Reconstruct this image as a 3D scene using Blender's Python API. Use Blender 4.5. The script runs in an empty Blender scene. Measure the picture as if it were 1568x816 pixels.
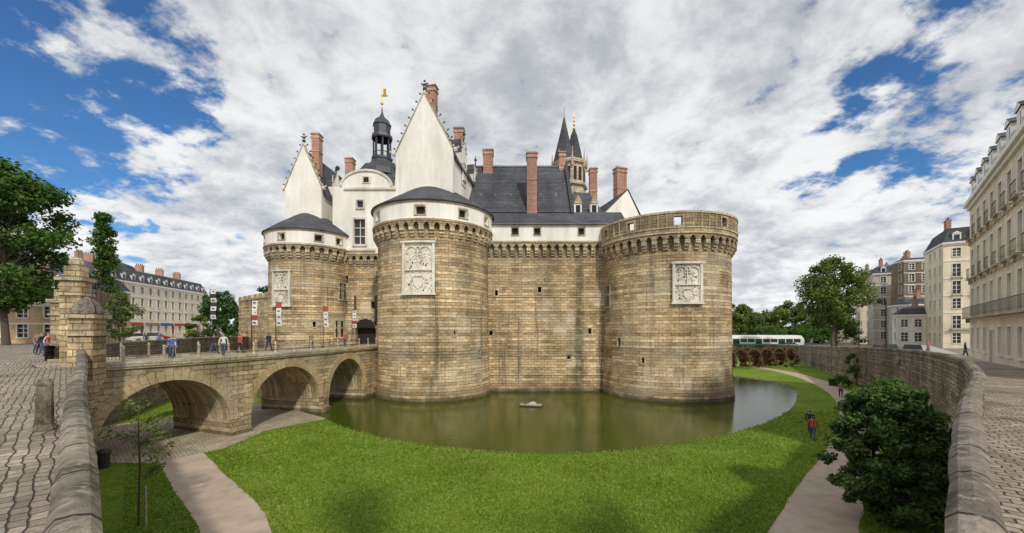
import bpy, math, random
import numpy as np
from mathutils import Vector, Matrix
random.seed(7); rng=np.random.default_rng(11)
scene=bpy.context.scene
V=Vector
# ------------------------------------------------------------------ materials
MATS={}
def nmat(name):
    m=bpy.data.materials.new(name); m.use_nodes=True
    nt=m.node_tree; b=nt.nodes['Principled BSDF']; MATS[name]=m
    return nt,b
def nd(nt,t,ins=None,**pr):
    n=nt.nodes.new(t)
    for k,v in pr.items(): setattr(n,k,v)
    if ins:
        for k,v in ins.items():
            if isinstance(v,bpy.types.NodeSocket): nt.links.new(v,n.inputs[k])
            else: n.inputs[k].default_value=v
    return n
def math_(nt,op,a,b=None,c=None):
    n=nd(nt,'ShaderNodeMath',operation=op)
    for i,x in enumerate((a,b,c)):
        if x is None: continue
        if isinstance(x,bpy.types.NodeSocket): nt.links.new(x,n.inputs[i])
        else: n.inputs[i].default_value=x
    return n.outputs[0]
def mixc(nt,fac,a,b,mode='MIX'):
    n=nd(nt,'ShaderNodeMix',data_type='RGBA',blend_type=mode)
    for s,x in ((n.inputs[0],fac),(n.inputs[6],a),(n.inputs[7],b)):
        if isinstance(x,bpy.types.NodeSocket): nt.links.new(x,s)
        elif isinstance(x,(int,float)): s.default_value=x
        else: s.default_value=(x[0],x[1],x[2],1)
    return n.outputs[2]
def mrange(nt,v,a,b,c,d,smooth=False):
    n=nd(nt,'ShaderNodeMapRange',{0:v,1:a,2:b,3:c,4:d})
    if smooth: n.interpolation_type='SMOOTHSTEP'
    return n.outputs[0]
def noise_(nt,vec,scale,detail=4,rough=.55,dist=0):
    n=nd(nt,'ShaderNodeTexNoise',{'Vector':vec,'Scale':scale,'Detail':detail,'Roughness':rough,'Distortion':dist})
    return n.outputs[0]
def bump_(nt,b,h,strength,dist):
    n=nd(nt,'ShaderNodeBump',{'Height':h,'Strength':strength,'Distance':dist})
    nt.links.new(n.outputs[0],b.inputs['Normal'])
def grey(nt,f): return nd(nt,'ShaderNodeCombineXYZ',{0:f,1:f,2:f}).outputs[0]

def stone(name,c1,c2,mortar,bw,bh,band=.25,stain=.45,bump=.8,wet=False,msize=.025,patch=None,wob=.05,moss=0,streak=0,grain=.3):
    nt,b=nmat(name)
    tc=nd(nt,'ShaderNodeTexCoord'); geo=nd(nt,'ShaderNodeNewGeometry')
    pos=geo.outputs['Position']
    nn=nd(nt,'ShaderNodeTexNoise',{'Vector':pos,'Scale':1.3,'Detail':3})
    off=nd(nt,'ShaderNodeVectorMath',{0:nn.outputs[1],1:(.5,.5,.5)},operation='SUBTRACT')
    off=nd(nt,'ShaderNodeVectorMath',{0:off.outputs[0],'Scale':wob*2},operation='SCALE')
    uv=nd(nt,'ShaderNodeVectorMath',{0:tc.outputs['UV'],1:off.outputs[0]},operation='ADD').outputs[0]
    br=nd(nt,'ShaderNodeTexBrick',{'Vector':uv,'Color1':(*c1,1),'Color2':(*c2,1),'Mortar':(*mortar,1),'Scale':1.0,'Mortar Size':msize,'Mortar Smooth':.4,'Brick Width':bw,'Row Height':bh})
    col=br.outputs[0]
    sep=nd(nt,'ShaderNodeSeparateXYZ',{0:uv})
    row=math_(nt,'FLOOR',math_(nt,'DIVIDE',sep.outputs[1],bh))
    rn=math_(nt,'FLOOR',math_(nt,'MULTIPLY',sep.outputs[0],.55))
    wn=nd(nt,'ShaderNodeTexWhiteNoise',noise_dimensions='1D'); nt.links.new(row,wn.inputs['W'])
    comb=nd(nt,'ShaderNodeCombineXYZ',{0:rn,1:row})
    wn2=nd(nt,'ShaderNodeTexWhiteNoise',{'Vector':comb.outputs[0]},noise_dimensions='2D')
    rv=math_(nt,'ADD',math_(nt,'MULTIPLY',wn.outputs[0],.5),math_(nt,'MULTIPLY',wn2.outputs[0],.5))
    f=mrange(nt,rv,0.15,.85,1-band,1+band)
    col=mixc(nt,1.0,col,grey(nt,f),'MULTIPLY')
    mp=nd(nt,'ShaderNodeMapping',{'Vector':pos,'Scale':(.35,.35,.1)}).outputs[0]
    st=noise_(nt,mp,1.0,6,.65)
    sf=mrange(nt,st,.38,.62,1-stain,1.12)
    col=mixc(nt,1.0,col,grey(nt,sf),'MULTIPLY')
    if patch:
        pn=noise_(nt,pos,.3,6,.7); pf=mrange(nt,pn,.48,.62,0,.8)
        col=mixc(nt,pf,col,mixc(nt,1.0,patch,grey(nt,f),'MULTIPLY'))
    if streak:
        mp=nd(nt,'ShaderNodeMapping',{'Vector':pos,'Scale':(.9,.9,.06)}).outputs[0]
        sk=noise_(nt,mp,1.0,7,.72); kf=mrange(nt,sk,.53,.69,0,streak,True)
        col=mixc(nt,kf,col,(.10,.088,.07))
    if name=='castle_stone':
        sq=nd(nt,'ShaderNodeSeparateXYZ',{0:pos})
        # run-off stain below the curtain-wall gutter, and soot under the machicolations
        xx=math_(nt,'ABSOLUTE',math_(nt,'SUBTRACT',math_(nt,'ADD',sq.outputs[0],math_(nt,'MULTIPLY',noise_(nt,pos,.9,5,.7),1.2)),8.9))
        kf=mrange(nt,xx,.25,.75,.72,0,True); kf=math_(nt,'MULTIPLY',kf,mrange(nt,noise_(nt,pos,1.6,5,.7),.35,.55,.3,1))
        col=mixc(nt,kf,col,(.085,.08,.06))
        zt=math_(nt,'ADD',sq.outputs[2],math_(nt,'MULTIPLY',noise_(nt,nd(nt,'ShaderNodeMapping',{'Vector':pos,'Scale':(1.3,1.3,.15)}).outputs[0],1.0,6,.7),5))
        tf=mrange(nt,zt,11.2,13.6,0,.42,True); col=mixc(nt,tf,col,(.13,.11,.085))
        bf=mrange(nt,math_(nt,'ADD',sq.outputs[2],math_(nt,'MULTIPLY',noise_(nt,pos,.5,6,.7),4)),-3.6,-1.2,.5,0,True); col=mixc(nt,bf,col,(.26,.2,.13))
    g=noise_(nt,pos,7,5,.75); gf=mrange(nt,g,.3,.7,1-grain*1.2,1+grain)
    col=mixc(nt,1.0,col,grey(nt,gf),'MULTIPLY')
    if wet:
        sz=nd(nt,'ShaderNodeSeparateXYZ',{0:pos})
        zz=math_(nt,'ADD',sz.outputs[2],math_(nt,'MULTIPLY',noise_(nt,pos,.8,4),1.2))
        wf=mrange(nt,zz,-5.05,-4.4,.8,0,True)
        col=mixc(nt,wf,col,(.065,.065,.035))
    if moss:
        mn=noise_(nt,pos,1.9,7,.75); mf=mrange(nt,mn,.5,.62,0,moss)
        col=mixc(nt,mf,col,(.045,.048,.03))
        mn=noise_(nt,pos,5.5,6,.75); mf=mrange(nt,mn,.57,.66,0,.7)
        col=mixc(nt,mf,col,(.45,.43,.36))
    nt.links.new(col,b.inputs['Base Color']); b.inputs['Roughness'].default_value=.9
    b.inputs['Specular IOR Level'].default_value=.25
    h=math_(nt,'ADD',math_(nt,'MULTIPLY',br.outputs[1],-1.0),math_(nt,'MULTIPLY',noise_(nt,pos,5,6,.65),1.1*grain/.3))
    h=math_(nt,'ADD',h,math_(nt,'MULTIPLY',f,.7))
    bump_(nt,b,h,bump,.07)
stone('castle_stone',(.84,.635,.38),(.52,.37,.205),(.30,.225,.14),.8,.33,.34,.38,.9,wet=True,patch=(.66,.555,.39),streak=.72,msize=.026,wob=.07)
stone('castle_stone_pale',(.76,.63,.44),(.57,.46,.31),(.28,.23,.16),.8,.4,.2,.35,.8,patch=(.46,.43,.36),streak=.4)
stone('bridge_stone',(.74,.58,.35),(.47,.36,.22),(.24,.19,.12),.75,.33,.28,.4,.9,wet=True,patch=(.52,.44,.31),streak=.55)
stone('arch_stone',(.70,.53,.30),(.55,.41,.24),(.3,.22,.12),3,3,.05,.4,.5,patch=(.5,.43,.31))
stone('wall_rubble',(.48,.40,.29),(.29,.24,.175),(.13,.11,.08),.42,.2,.32,.45,1.0,moss=.55,wob=.1,streak=.5)
stone('coping_stone',(.38,.33,.26),(.25,.22,.175),(.05,.045,.035),1.3,5,.1,.5,1.0,moss=.8,msize=.03)
stone('plaster_white',(.90,.88,.82),(.89,.87,.81),(.86,.84,.78),1.2,.5,.015,.14,.1,msize=.008,grain=.05,streak=.1)
stone('facade_cream',(.85,.76,.58),(.82,.73,.55),(.68,.61,.47),1.1,.5,.04,.15,.2,msize=.012,grain=.08,streak=.12)
stone('facade_ochre',(.62,.46,.28),(.55,.40,.24),(.42,.32,.2),1.1,.5,.04,.3,.2,msize=.012,grain=.12)
stone('facade_grey',(.68,.62,.51),(.62,.56,.46),(.48,.43,.35),1.0,.45,.06,.3,.3,msize=.012,grain=.12)
stone('facade_brown',(.28,.21,.15),(.24,.18,.13),(.17,.13,.1),1.0,.45,.06,.35,.3,msize=.012)
stone('carved_stone',(.84,.80,.70),(.79,.75,.65),(.65,.6,.5),2,2,.05,.25,.5,grain=.2)
stone('brick_pink',(.62,.34,.255),(.49,.26,.19),(.5,.38,.3),.34,.12,.12,.35,.4,msize=.012,wob=.01)
stone('slate',(.125,.13,.15),(.085,.09,.108),(.045,.047,.055),.32,.2,.18,.3,.5,msize=.012,wob=.01)
stone('zinc',(.22,.235,.26),(.17,.185,.21),(.08,.09,.1),.6,3,.05,.2,.3,msize=.01,wob=.0)
stone('rooftile',(.36,.17,.11),(.28,.125,.08),(.12,.06,.04),.25,.2,.2,.3,.5,msize=.02,wob=.02)
def plain(name,c,r=.6,var=.2,sc=3,metal=0,bump=.2):
    nt,b=nmat(name); geo=nd(nt,'ShaderNodeNewGeometry')
    n=noise_(nt,geo.outputs['Position'],sc,5,.6); f=mrange(nt,n,.3,.7,1-var,1+var)
    col=mixc(nt,1.0,c,grey(nt,f),'MULTIPLY')
    nt.links.new(col,b.inputs['Base Color']); b.inputs['Roughness'].default_value=r; b.inputs['Metallic'].default_value=metal
    if bump: bump_(nt,b,n,bump,.02)
plain('opening_dark',(.018,.015,.012),.8)
plain('window_glass',(.035,.04,.05),.12,.5,.7,bump=0)
plain('iron',(.03,.03,.032),.5); plain('lead_dark',(.05,.055,.07),.45)
plain('wood_grey',(.4,.37,.3),.8,.3,8); plain('wood_brown',(.12,.07,.04),.7,.3,8)
plain('bark',(.11,.085,.06),.95,.4,12,bump=.8)
plain('frame_white',(.80,.78,.73),.5,.08); plain('door_red',(.3,.025,.02),.4)
plain('gold',(.6,.4,.1),.3,.1,metal=1); plain('car_grey',(.25,.26,.28),.25,.05); plain('car_dark',(.03,.04,.06),.25,.05)
plain('car_red',(.35,.03,.03),.25,.05)
plain('rubber',(.02,.02,.02),.8); plain('tram_white',(.75,.77,.75),.3,.04); plain('tram_green',(.03,.3,.17),.35,.05)
plain('banner_white',(.75,.73,.7),.7,.05); plain('banner_red',(.42,.06,.05),.7,.05); plain('banner_black',(.04,.04,.04),.7,.05)
plain('awning_blue',(.04,.12,.4),.6); plain('awning_red',(.45,.05,.04),.6)
plain('skin',(.45,.27,.2),.6,.05); plain('hair',(.05,.03,.02),.7); plain('cloth_blue',(.06,.14,.38),.8); plain('cloth_dark',(.03,.03,.045),.8)
plain('cloth_red',(.45,.08,.06),.8); plain('cloth_white',(.6,.6,.58),.8); plain('denim',(.07,.1,.18),.8); plain('cloth_tan',(.3,.22,.14),.8)
nt,b=nmat('grass'); geo=nd(nt,'ShaderNodeNewGeometry'); P=geo.outputs['Position']
n1=noise_(nt,P,.22,6,.65); n2=noise_(nt,P,1.4,6,.7); n3=noise_(nt,P,9,6,.85)
c=mixc(nt,mrange(nt,n1,.38,.62,0,1),(.125,.225,.018),(.20,.30,.035))
c=mixc(nt,mrange(nt,n2,.48,.68,0,.7),c,(.30,.30,.07))
c=mixc(nt,mrange(nt,n2,.42,.3,0,.6),c,(.075,.15,.016))
f=mrange(nt,n3,.32,.68,.45,1.55); c=mixc(nt,1.0,c,grey(nt,f),'MULTIPLY')
nt.links.new(c,b.inputs['Base Color']); b.inputs['Roughness'].default_value=.95; b.inputs['Specular IOR Level'].default_value=.1
bump_(nt,b,math_(nt,'ADD',n3,n2),1.0,.1)
def cobble(name,c1,c2,mo,w,h,bs):
    nt,b=nmat(name); geo=nd(nt,'ShaderNodeNewGeometry'); P=geo.outputs['Position']
    nn=nd(nt,'ShaderNodeTexNoise',{'Vector':P,'Scale':1.6,'Detail':2})
    off=nd(nt,'ShaderNodeVectorMath',{0:nn.outputs[1],'Scale':.18},operation='SCALE')
    mp=nd(nt,'ShaderNodeMapping',{'Vector':nd(nt,'ShaderNodeVectorMath',{0:P,1:off.outputs[0]},operation='ADD').outputs[0],'Rotation':(0,0,.72)})
    br=nd(nt,'ShaderNodeTexBrick',{'Vector':mp.outputs[0],'Color1':(*c1,1),'Color2':(*c2,1),'Mortar':(*mo,1),'Scale':1.0,'Mortar Size':w*.06,'Mortar Smooth':.7,'Brick Width':w,'Row Height':h})
    g=noise_(nt,P,.5,6,.65); f=mrange(nt,g,.35,.65,.65,1.2)
    col=mixc(nt,1.0,br.outputs[0],grey(nt,f),'MULTIPLY')
    g2=noise_(nt,P,14,4,.7); f=mrange(nt,g2,.3,.7,.7,1.25)
    col=mixc(nt,1.0,col,grey(nt,f),'MULTIPLY')
    nt.links.new(col,b.inputs['Base Color']); b.inputs['Roughness'].default_value=.8
    bump_(nt,b,math_(nt,'ADD',math_(nt,'MULTIPLY',br.outputs[1],-1),math_(nt,'MULTIPLY',g2,.5)),bs,.05)
cobble('cobbles',(.47,.40,.315),(.27,.23,.185),(.09,.08,.055),.24,.16,1.0)
cobble('setts_pale',(.52,.44,.32),(.4,.34,.25),(.22,.18,.13),.32,.2,.6)
plain('path_gravel',(.46,.37,.29),.95,.18,1.2,bump=.3); plain('pavement',(.42,.40,.36),.9,.15,1.5)
nt,b=nmat('moat_water'); geo=nd(nt,'ShaderNodeNewGeometry'); P=geo.outputs['Position']
c=mixc(nt,mrange(nt,noise_(nt,P,.12,4),.35,.65,0,1),(.045,.068,.004),(.066,.088,.007))
nt.links.new(c,b.inputs['Base Color']); b.inputs['Roughness'].default_value=.1; b.inputs['IOR'].default_value=1.33; b.inputs['Specular IOR Level'].default_value=.38
bump_(nt,b,noise_(nt,P,2.6,4,.55),.2,.06)
def leafmat(name,dark,light):
    nt,b=nmat(name); at=nd(nt,'ShaderNodeAttribute',attribute_name='Col')
    c=mixc(nt,at.outputs['Fac'],dark,light)
    nt.links.new(c,b.inputs['Base Color']); b.inputs['Roughness'].default_value=.6; b.inputs['Specular IOR Level'].default_value=.25
    tr=nd(nt,'ShaderNodeBsdfTranslucent'); nt.links.new(c,tr.inputs[0])
    mx=nd(nt,'ShaderNodeMixShader',{0:.28}); nt.links.new(b.outputs[0],mx.inputs[1]); nt.links.new(tr.outputs[0],mx.inputs[2])
    nt.links.new(mx.outputs[0],nt.nodes['Material Output'].inputs[0])
leafmat('leaf_green',(.03,.075,.012),(.12,.23,.04)); leafmat('leaf_dark',(.024,.062,.016),(.12,.23,.05))
leafmat('leaf_bush',(.028,.062,.014),(.15,.25,.055))
leafmat('leaf_light',(.06,.105,.022),(.22,.29,.065)); leafmat('leaf_red',(.08,.04,.025),(.27,.11,.07))
leafmat('grass_blade',(.125,.225,.02),(.33,.44,.07))
# ------------------------------------------------------------------ mesh builder
class MB:
    def __init__(s): s.v=[];s.f=[];s.mi=[];s.uv=[];s.mats=[];s.M=None
    def face(s,pts,m,uv=None):
        pts=[V(p) for p in pts]
        if s.M is not None: pts=[s.M@p for p in pts]
        if m not in s.mats: s.mats.append(m)
        n=len(s.v); s.v+=[tuple(p) for p in pts]; s.f.append(tuple(range(n,n+len(pts)))); s.mi.append(s.mats.index(m))
        if uv is None:
            a=(pts[1]-pts[0]).cross(pts[2]-pts[0])
            if a.length<1e-9 and len(pts)>3: a=(pts[2]-pts[0]).cross(pts[3]-pts[0])
            if a.length>1e-12: a.normalize()
            if abs(a.z)>.85 : uv=[(p.x,p.y) for p in pts]
            else:
                t=V((-a.y,a.x,0)); t=t.normalized() if t.length>1e-6 else V((1,0,0)); w=a.cross(t)
                uv=[(p.dot(t),p.z/max(.3,abs(w.z))) for p in pts]
        s.uv+=[c for q in uv for c in (q[0],q[1])]
    def box(s,x0,x1,y0,y1,z0,z1,m,tx=1,ty=1):
        cx,cy=(x0+x1)/2,(y0+y1)/2
        a=[(x0,y0,z0),(x1,y0,z0),(x1,y1,z0),(x0,y1,z0)]
        b=[(cx+(p[0]-cx)*tx,cy+(p[1]-cy)*ty,z1) for p in a]
        s.face(a[::-1],m); s.face(b,m)
        for i in range(4):
            j=(i+1)%4; s.face([a[i],a[j],b[j],b[i]],m)
    def prism(s,poly,z0,z1,m,mt=None):
        n=len(poly)
        s.face([(p[0],p[1],z1) for p in poly],mt or m); s.face([(p[0],p[1],z0) for p in poly[::-1]],m)
        for i in range(n):
            a,b=poly[i],poly[(i+1)%n]; s.face([(a[0],a[1],z0),(b[0],b[1],z0),(b[0],b[1],z1),(a[0],a[1],z1)],m)
    def exz(s,poly,y0,y1,m):
        n=len(poly); s.face([(p[0],y0,p[1]) for p in poly],m); s.face([(p[0],y1,p[1]) for p in poly[::-1]],m)
        for i in range(n):
            a,b=poly[i],poly[(i+1)%n]; s.face([(a[0],y0,a[1]),(b[0],y0,b[1]),(b[0],y1,b[1]),(a[0],y1,a[1])],m)
    def lathe(s,cx,cy,prof,m,n=48,a0=0,a1=2*math.pi):
        rm=max(p[0] for p in prof)
        L=0
        for k in range(len(prof)-1):
            (r0,z0),(r1,z1)=prof[k],prof[k+1]; dl=math.hypot(r1-r0,z1-z0)
            for i in range(n):
                t0=a0+(a1-a0)*i/n; t1=a0+(a1-a0)*(i+1)/n
                q=[(cx+r*math.sin(t),cy-r*math.cos(t),z) for r,z,t in ((r0,z0,t0),(r0,z0,t1),(r1,z1,t1),(r1,z1,t0))]
                if r1<1e-6: q=q[:3]
                elif r0<1e-6: q=[q[0],q[2],q[3]]
                us=[(t0*rm,L),(t1*rm,L),(t1*rm,L+dl),(t0*rm,L+dl)]
                if len(q)==3: us=us[:3]
                s.face(q,m,us)
            L+=dl
    def tube(s,p0,p1,r0,r1,m,n=7):
        p0,p1=V(p0),V(p1); d=(p1-p0)
        if d.length<1e-6: return
        d.normalize(); a=d.orthogonal().normalized(); b=d.cross(a)
        A=[p0+(a*math.cos(2*math.pi*i/n)+b*math.sin(2*math.pi*i/n))*r0 for i in range(n)]
        B=[p1+(a*math.cos(2*math.pi*i/n)+b*math.sin(2*math.pi*i/n))*r1 for i in range(n)]
        for i in range(n):
            j=(i+1)%n; s.face([A[i],A[j],B[j],B[i]],m)
        s.face(A[::-1],m); s.face(B,m)
    def ball(s,c,r,m,sx=1,sy=1,sz=1,n=8,k=5):
        c=V(c)
        def q(i,j):
            t=2*math.pi*i/n; ph=math.pi*j/k-math.pi/2
            return c+V((r*sx*math.cos(ph)*math.cos(t),r*sy*math.cos(ph)*math.sin(t),r*sz*math.sin(ph)))
        for i in range(n):
            for j in range(k):
                if j==0: s.face([q(i,0),q(i+1,1),q(i,1)],m)
                elif j==k-1: s.face([q(i,j),q(i+1,j),q(i,j+1)],m)
                else: s.face([q(i,j),q(i+1,j),q(i+1,j+1),q(i,j+1)],m)
    def fbox(s,fn,u0,u1,v0,v1,d0,d1,m,nu=1):
        for k in range(nu):
            a=u0+(u1-u0)*k/nu; b=u0+(u1-u0)*(k+1)/nu
            s.face([fn(a,v0,d1),fn(b,v0,d1),fn(b,v1,d1),fn(a,v1,d1)],m,[(a,v0),(b,v0),(b,v1),(a,v1)])
            s.face([fn(a,v1,d1),fn(b,v1,d1),fn(b,v1,d0),fn(a,v1,d0)],m)
            s.face([fn(a,v0,d0),fn(b,v0,d0),fn(b,v0,d1),fn(a,v0,d1)],m)
        s.face([fn(u0,v0,d0),fn(u0,v0,d1),fn(u0,v1,d1),fn(u0,v1,d0)],m)
        s.face([fn(u1,v0,d0),fn(u1,v0,d1),fn(u1,v1,d1),fn(u1,v1,d0)],m)
    def surf(s,fn,u0,u1,v0,v1,m,du=1,dv=4,holes=(),depth=.35,hm='opening_dark',d=0):
        us=set(np.linspace(u0,u1,max(2,int((u1-u0)/du)+1)).round(4).tolist()); vs=set(np.linspace(v0,v1,max(2,int((v1-v0)/dv)+1)).round(4).tolist())
        for h in holes: us|={round(h[0],4),round(h[1],4)}; vs|={round(h[2],4),round(h[3],4)}
        us=sorted(us); vs=sorted(vs)
        for i in range(len(us)-1):
            for j in range(len(vs)-1):
                a,b,c,e=us[i],us[i+1],vs[j],vs[j+1]; mu,mv=(a+b)/2,(c+e)/2
                if any(h[0]<mu<h[1] and h[2]<mv<h[3] for h in holes): continue
                s.face([fn(a,c,d),fn(b,c,d),fn(b,e,d),fn(a,e,d)],m,[(a,c),(b,c),(b,e),(a,e)])
        for h in holes:
            a,b,c,e=h[:4]; D=d-depth
            for (p,q) in (((a,c),(a,e)),((b,e),(b,c)),((a,e),(b,e)),((b,c),(a,c))):
                s.face([fn(*p,d),fn(*q,d),fn(*q,D),fn(*p,D)],m)
            if hm: s.face([fn(a,c,D),fn(b,c,D),fn(b,e,D),fn(a,e,D)],hm)
    def build(s,name,parent=None):
        me=bpy.data.meshes.new(name); me.from_pydata(s.v,[],s.f)
        for m in s.mats: me.materials.append(MATS[m])
        me.polygons.foreach_set('material_index',s.mi)
        ul=me.uv_layers.new(name='UVMap'); ul.data.foreach_set('uv',np.array(s.uv,dtype=np.float32))
        me.update(); o=bpy.data.objects.new(name,me); scene.collection.objects.link(o)
        if parent: o.parent=parent
        return o
def empty(name):
    o=bpy.data.objects.new(name,None); scene.collection.objects.link(o); return o
def cylfn(cx,cy,R,flare=None):
    def fn(u,v,d=0):
        r=R+d+(flare(v) if flare else 0); t=u/R
        return V((cx+r*math.sin(t),cy-r*math.cos(t),v))
    return fn
def planefn(x0,y0,dx,dy):
    l=math.hypot(dx,dy); dx/=l; dy/=l
    return lambda u,v,d=0: V((x0+dx*u+dy*d,y0+dy*u-dx*d,v))
def frame(mb,fn,a,b,c,e,w,pr,m,cross=True,cm=None,dep=.3,nb=1):
    mb.fbox(fn,a-w,a,c-w,e+w,.0,pr,m); mb.fbox(fn,b,b+w,c-w,e+w,.0,pr,m)
    mb.fbox(fn,a,b,e,e+w,.0,pr+.003,m); mb.fbox(fn,a-w*.6,b+w*.6,c-w,c,.0,pr+.06,m)
    if cross:
        k=(a+b)/2; cm=cm or m; t=.05*max(1,(b-a)/1.4)
        mb.fbox(fn,k-t,k+t,c,e,-dep,-dep+.1,cm)
        for q in range(nb):
            zz=c+(e-c)*(.62 if nb==1 else (q+1)/(nb+1)); mb.fbox(fn,a,b,zz-t,zz+t,-dep+.002,-dep+.103,cm)
def machic(mb,fn,u0,u1,zb,zt,out,sp,m,m2):
    n=max(1,round((u1-u0)/sp)); w=(u1-u0)/n
    for i in range(n):
        c=u0+(i+.5)*w; hw=w*.24; H=(zt-zb)
        mb.fbox(fn,c-hw,c+hw,zb,zb+H*.3,-.05,out*.33,m2)
        mb.fbox(fn,c-hw,c+hw,zb+H*.3,zb+H*.62,-.05,out*.66,m2)
        mb.fbox(fn,c-hw,c+hw,zb+H*.62,zb+H,-.05,out*.98,m2)
    N=8
    for i in range(n):
        a=u0+i*w+w/2
        if i==n-1: break
        for k in range(N):
            x0=a+w*k/N; x1=a+w*(k+1)/N
            def low(x):
                t=(x-a)/w*2-1; t=max(-1,min(1,t/.52)); return zt+ .42*math.sqrt(max(0,1-t*t))
            l0,l1=low(x0),low(x1)
            mb.face([fn(x0,l0,out),fn(x1,l1,out),fn(x1,zt+.6,out),fn(x0,zt+.6,out)],m)
            mb.face([fn(x0,l0,out-.3),fn(x1,l1,out-.3),fn(x1,l1,out),fn(x0,l0,out)],m)
    nu=max(1,int((u1-u0)/.7))
    mb.fbox(fn,u0,u1,zt+.6,zt+.8,-.3,out+.08,m2,nu=nu)
def plaque(mb,fn,u,z0,z1,w):
    m='carved_stone'; a,b=u-w/2,u+w/2; mid=(z0+z1)/2
    mb.fbox(fn,a,b,z0,z1,-.1,.04,m,nu=4)
    for (p,q) in ((a-.15,a+.1),(b-.1,b+.15)): mb.fbox(fn,p,q,z0,z1,-.1,.3,m)
    mb.fbox(fn,a-.25,b+.25,z1,z1+.2,-.1,.4,m,nu=3); mb.fbox(fn,a-.25,b+.25,z0-.22,z0,-.1,.36,m,nu=3)
    H=z1-z0; zm=z0+H*.46; mb.fbox(fn,a+.1,b-.1,zm-.07,zm+.07,-.1,.24,m,nu=3)
    for cu0,wd in ((u-w*.24,w*.2),(u+w*.24,w*.2),(u,w*.1)):
        for k in range(12):
            t=math.pi*k/11; cu=cu0+math.cos(t)*wd; cz=zm+H*.3+math.sin(t)**.7*H*.17
            mb.fbox(fn,cu-.055,cu+.055,cz-.06,cz+.06,0,.2,m)
    for cu in (u-w*.44,u-.05,u+w*.44): mb.fbox(fn,cu-.05,cu+.05,zm+.07,zm+H*.42,0,.2,m)
    for k in range(16):
        t=2*math.pi*k/16; mb.fbox(fn,u+math.cos(t)*w*.27-.06,u+math.cos(t)*w*.27+.06,z0+H*.2+math.sin(t)*H*.15-.06,z0+H*.2+math.sin(t)*H*.15+.06,0,.17,m)
    sh=[(-.16,.1),(.16,.1),(.16,-.02),(0,-.13),(-.16,-.02)]
    mb.face([fn(u+x*w,z0+H*(.2+y),.16) for x,y in sh],m)
    for k in range(5): mb.face([fn(u+(k-2.5)*w*.07,z0+H*.33,.18),fn(u+(k-1.5)*w*.07,z0+H*.33,.18),fn(u+(k-2)*w*.07,z0+H*.4,.2)],m)
    r=random.Random(int(z0*100)+int(w*10))
    for k in range(150):
        uu=r.uniform(a+.12,b-.12); zz=r.uniform(z0+.08,z1-.08); q=r.uniform(.04,.11)
        mb.ball(fn(uu,zz,.05),q,m,1,1.3,r.uniform(.6,2.0),n=5,k=3)
    for k in range(16):
        uu=r.uniform(a+.25,b-.25); zz=r.uniform(z0+.2,z1-.2); q=r.uniform(.05,.09)
        mb.fbox(fn,uu-q,uu+q,zz-q,zz+q*1.3,.03,.06,'opening_dark')
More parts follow.
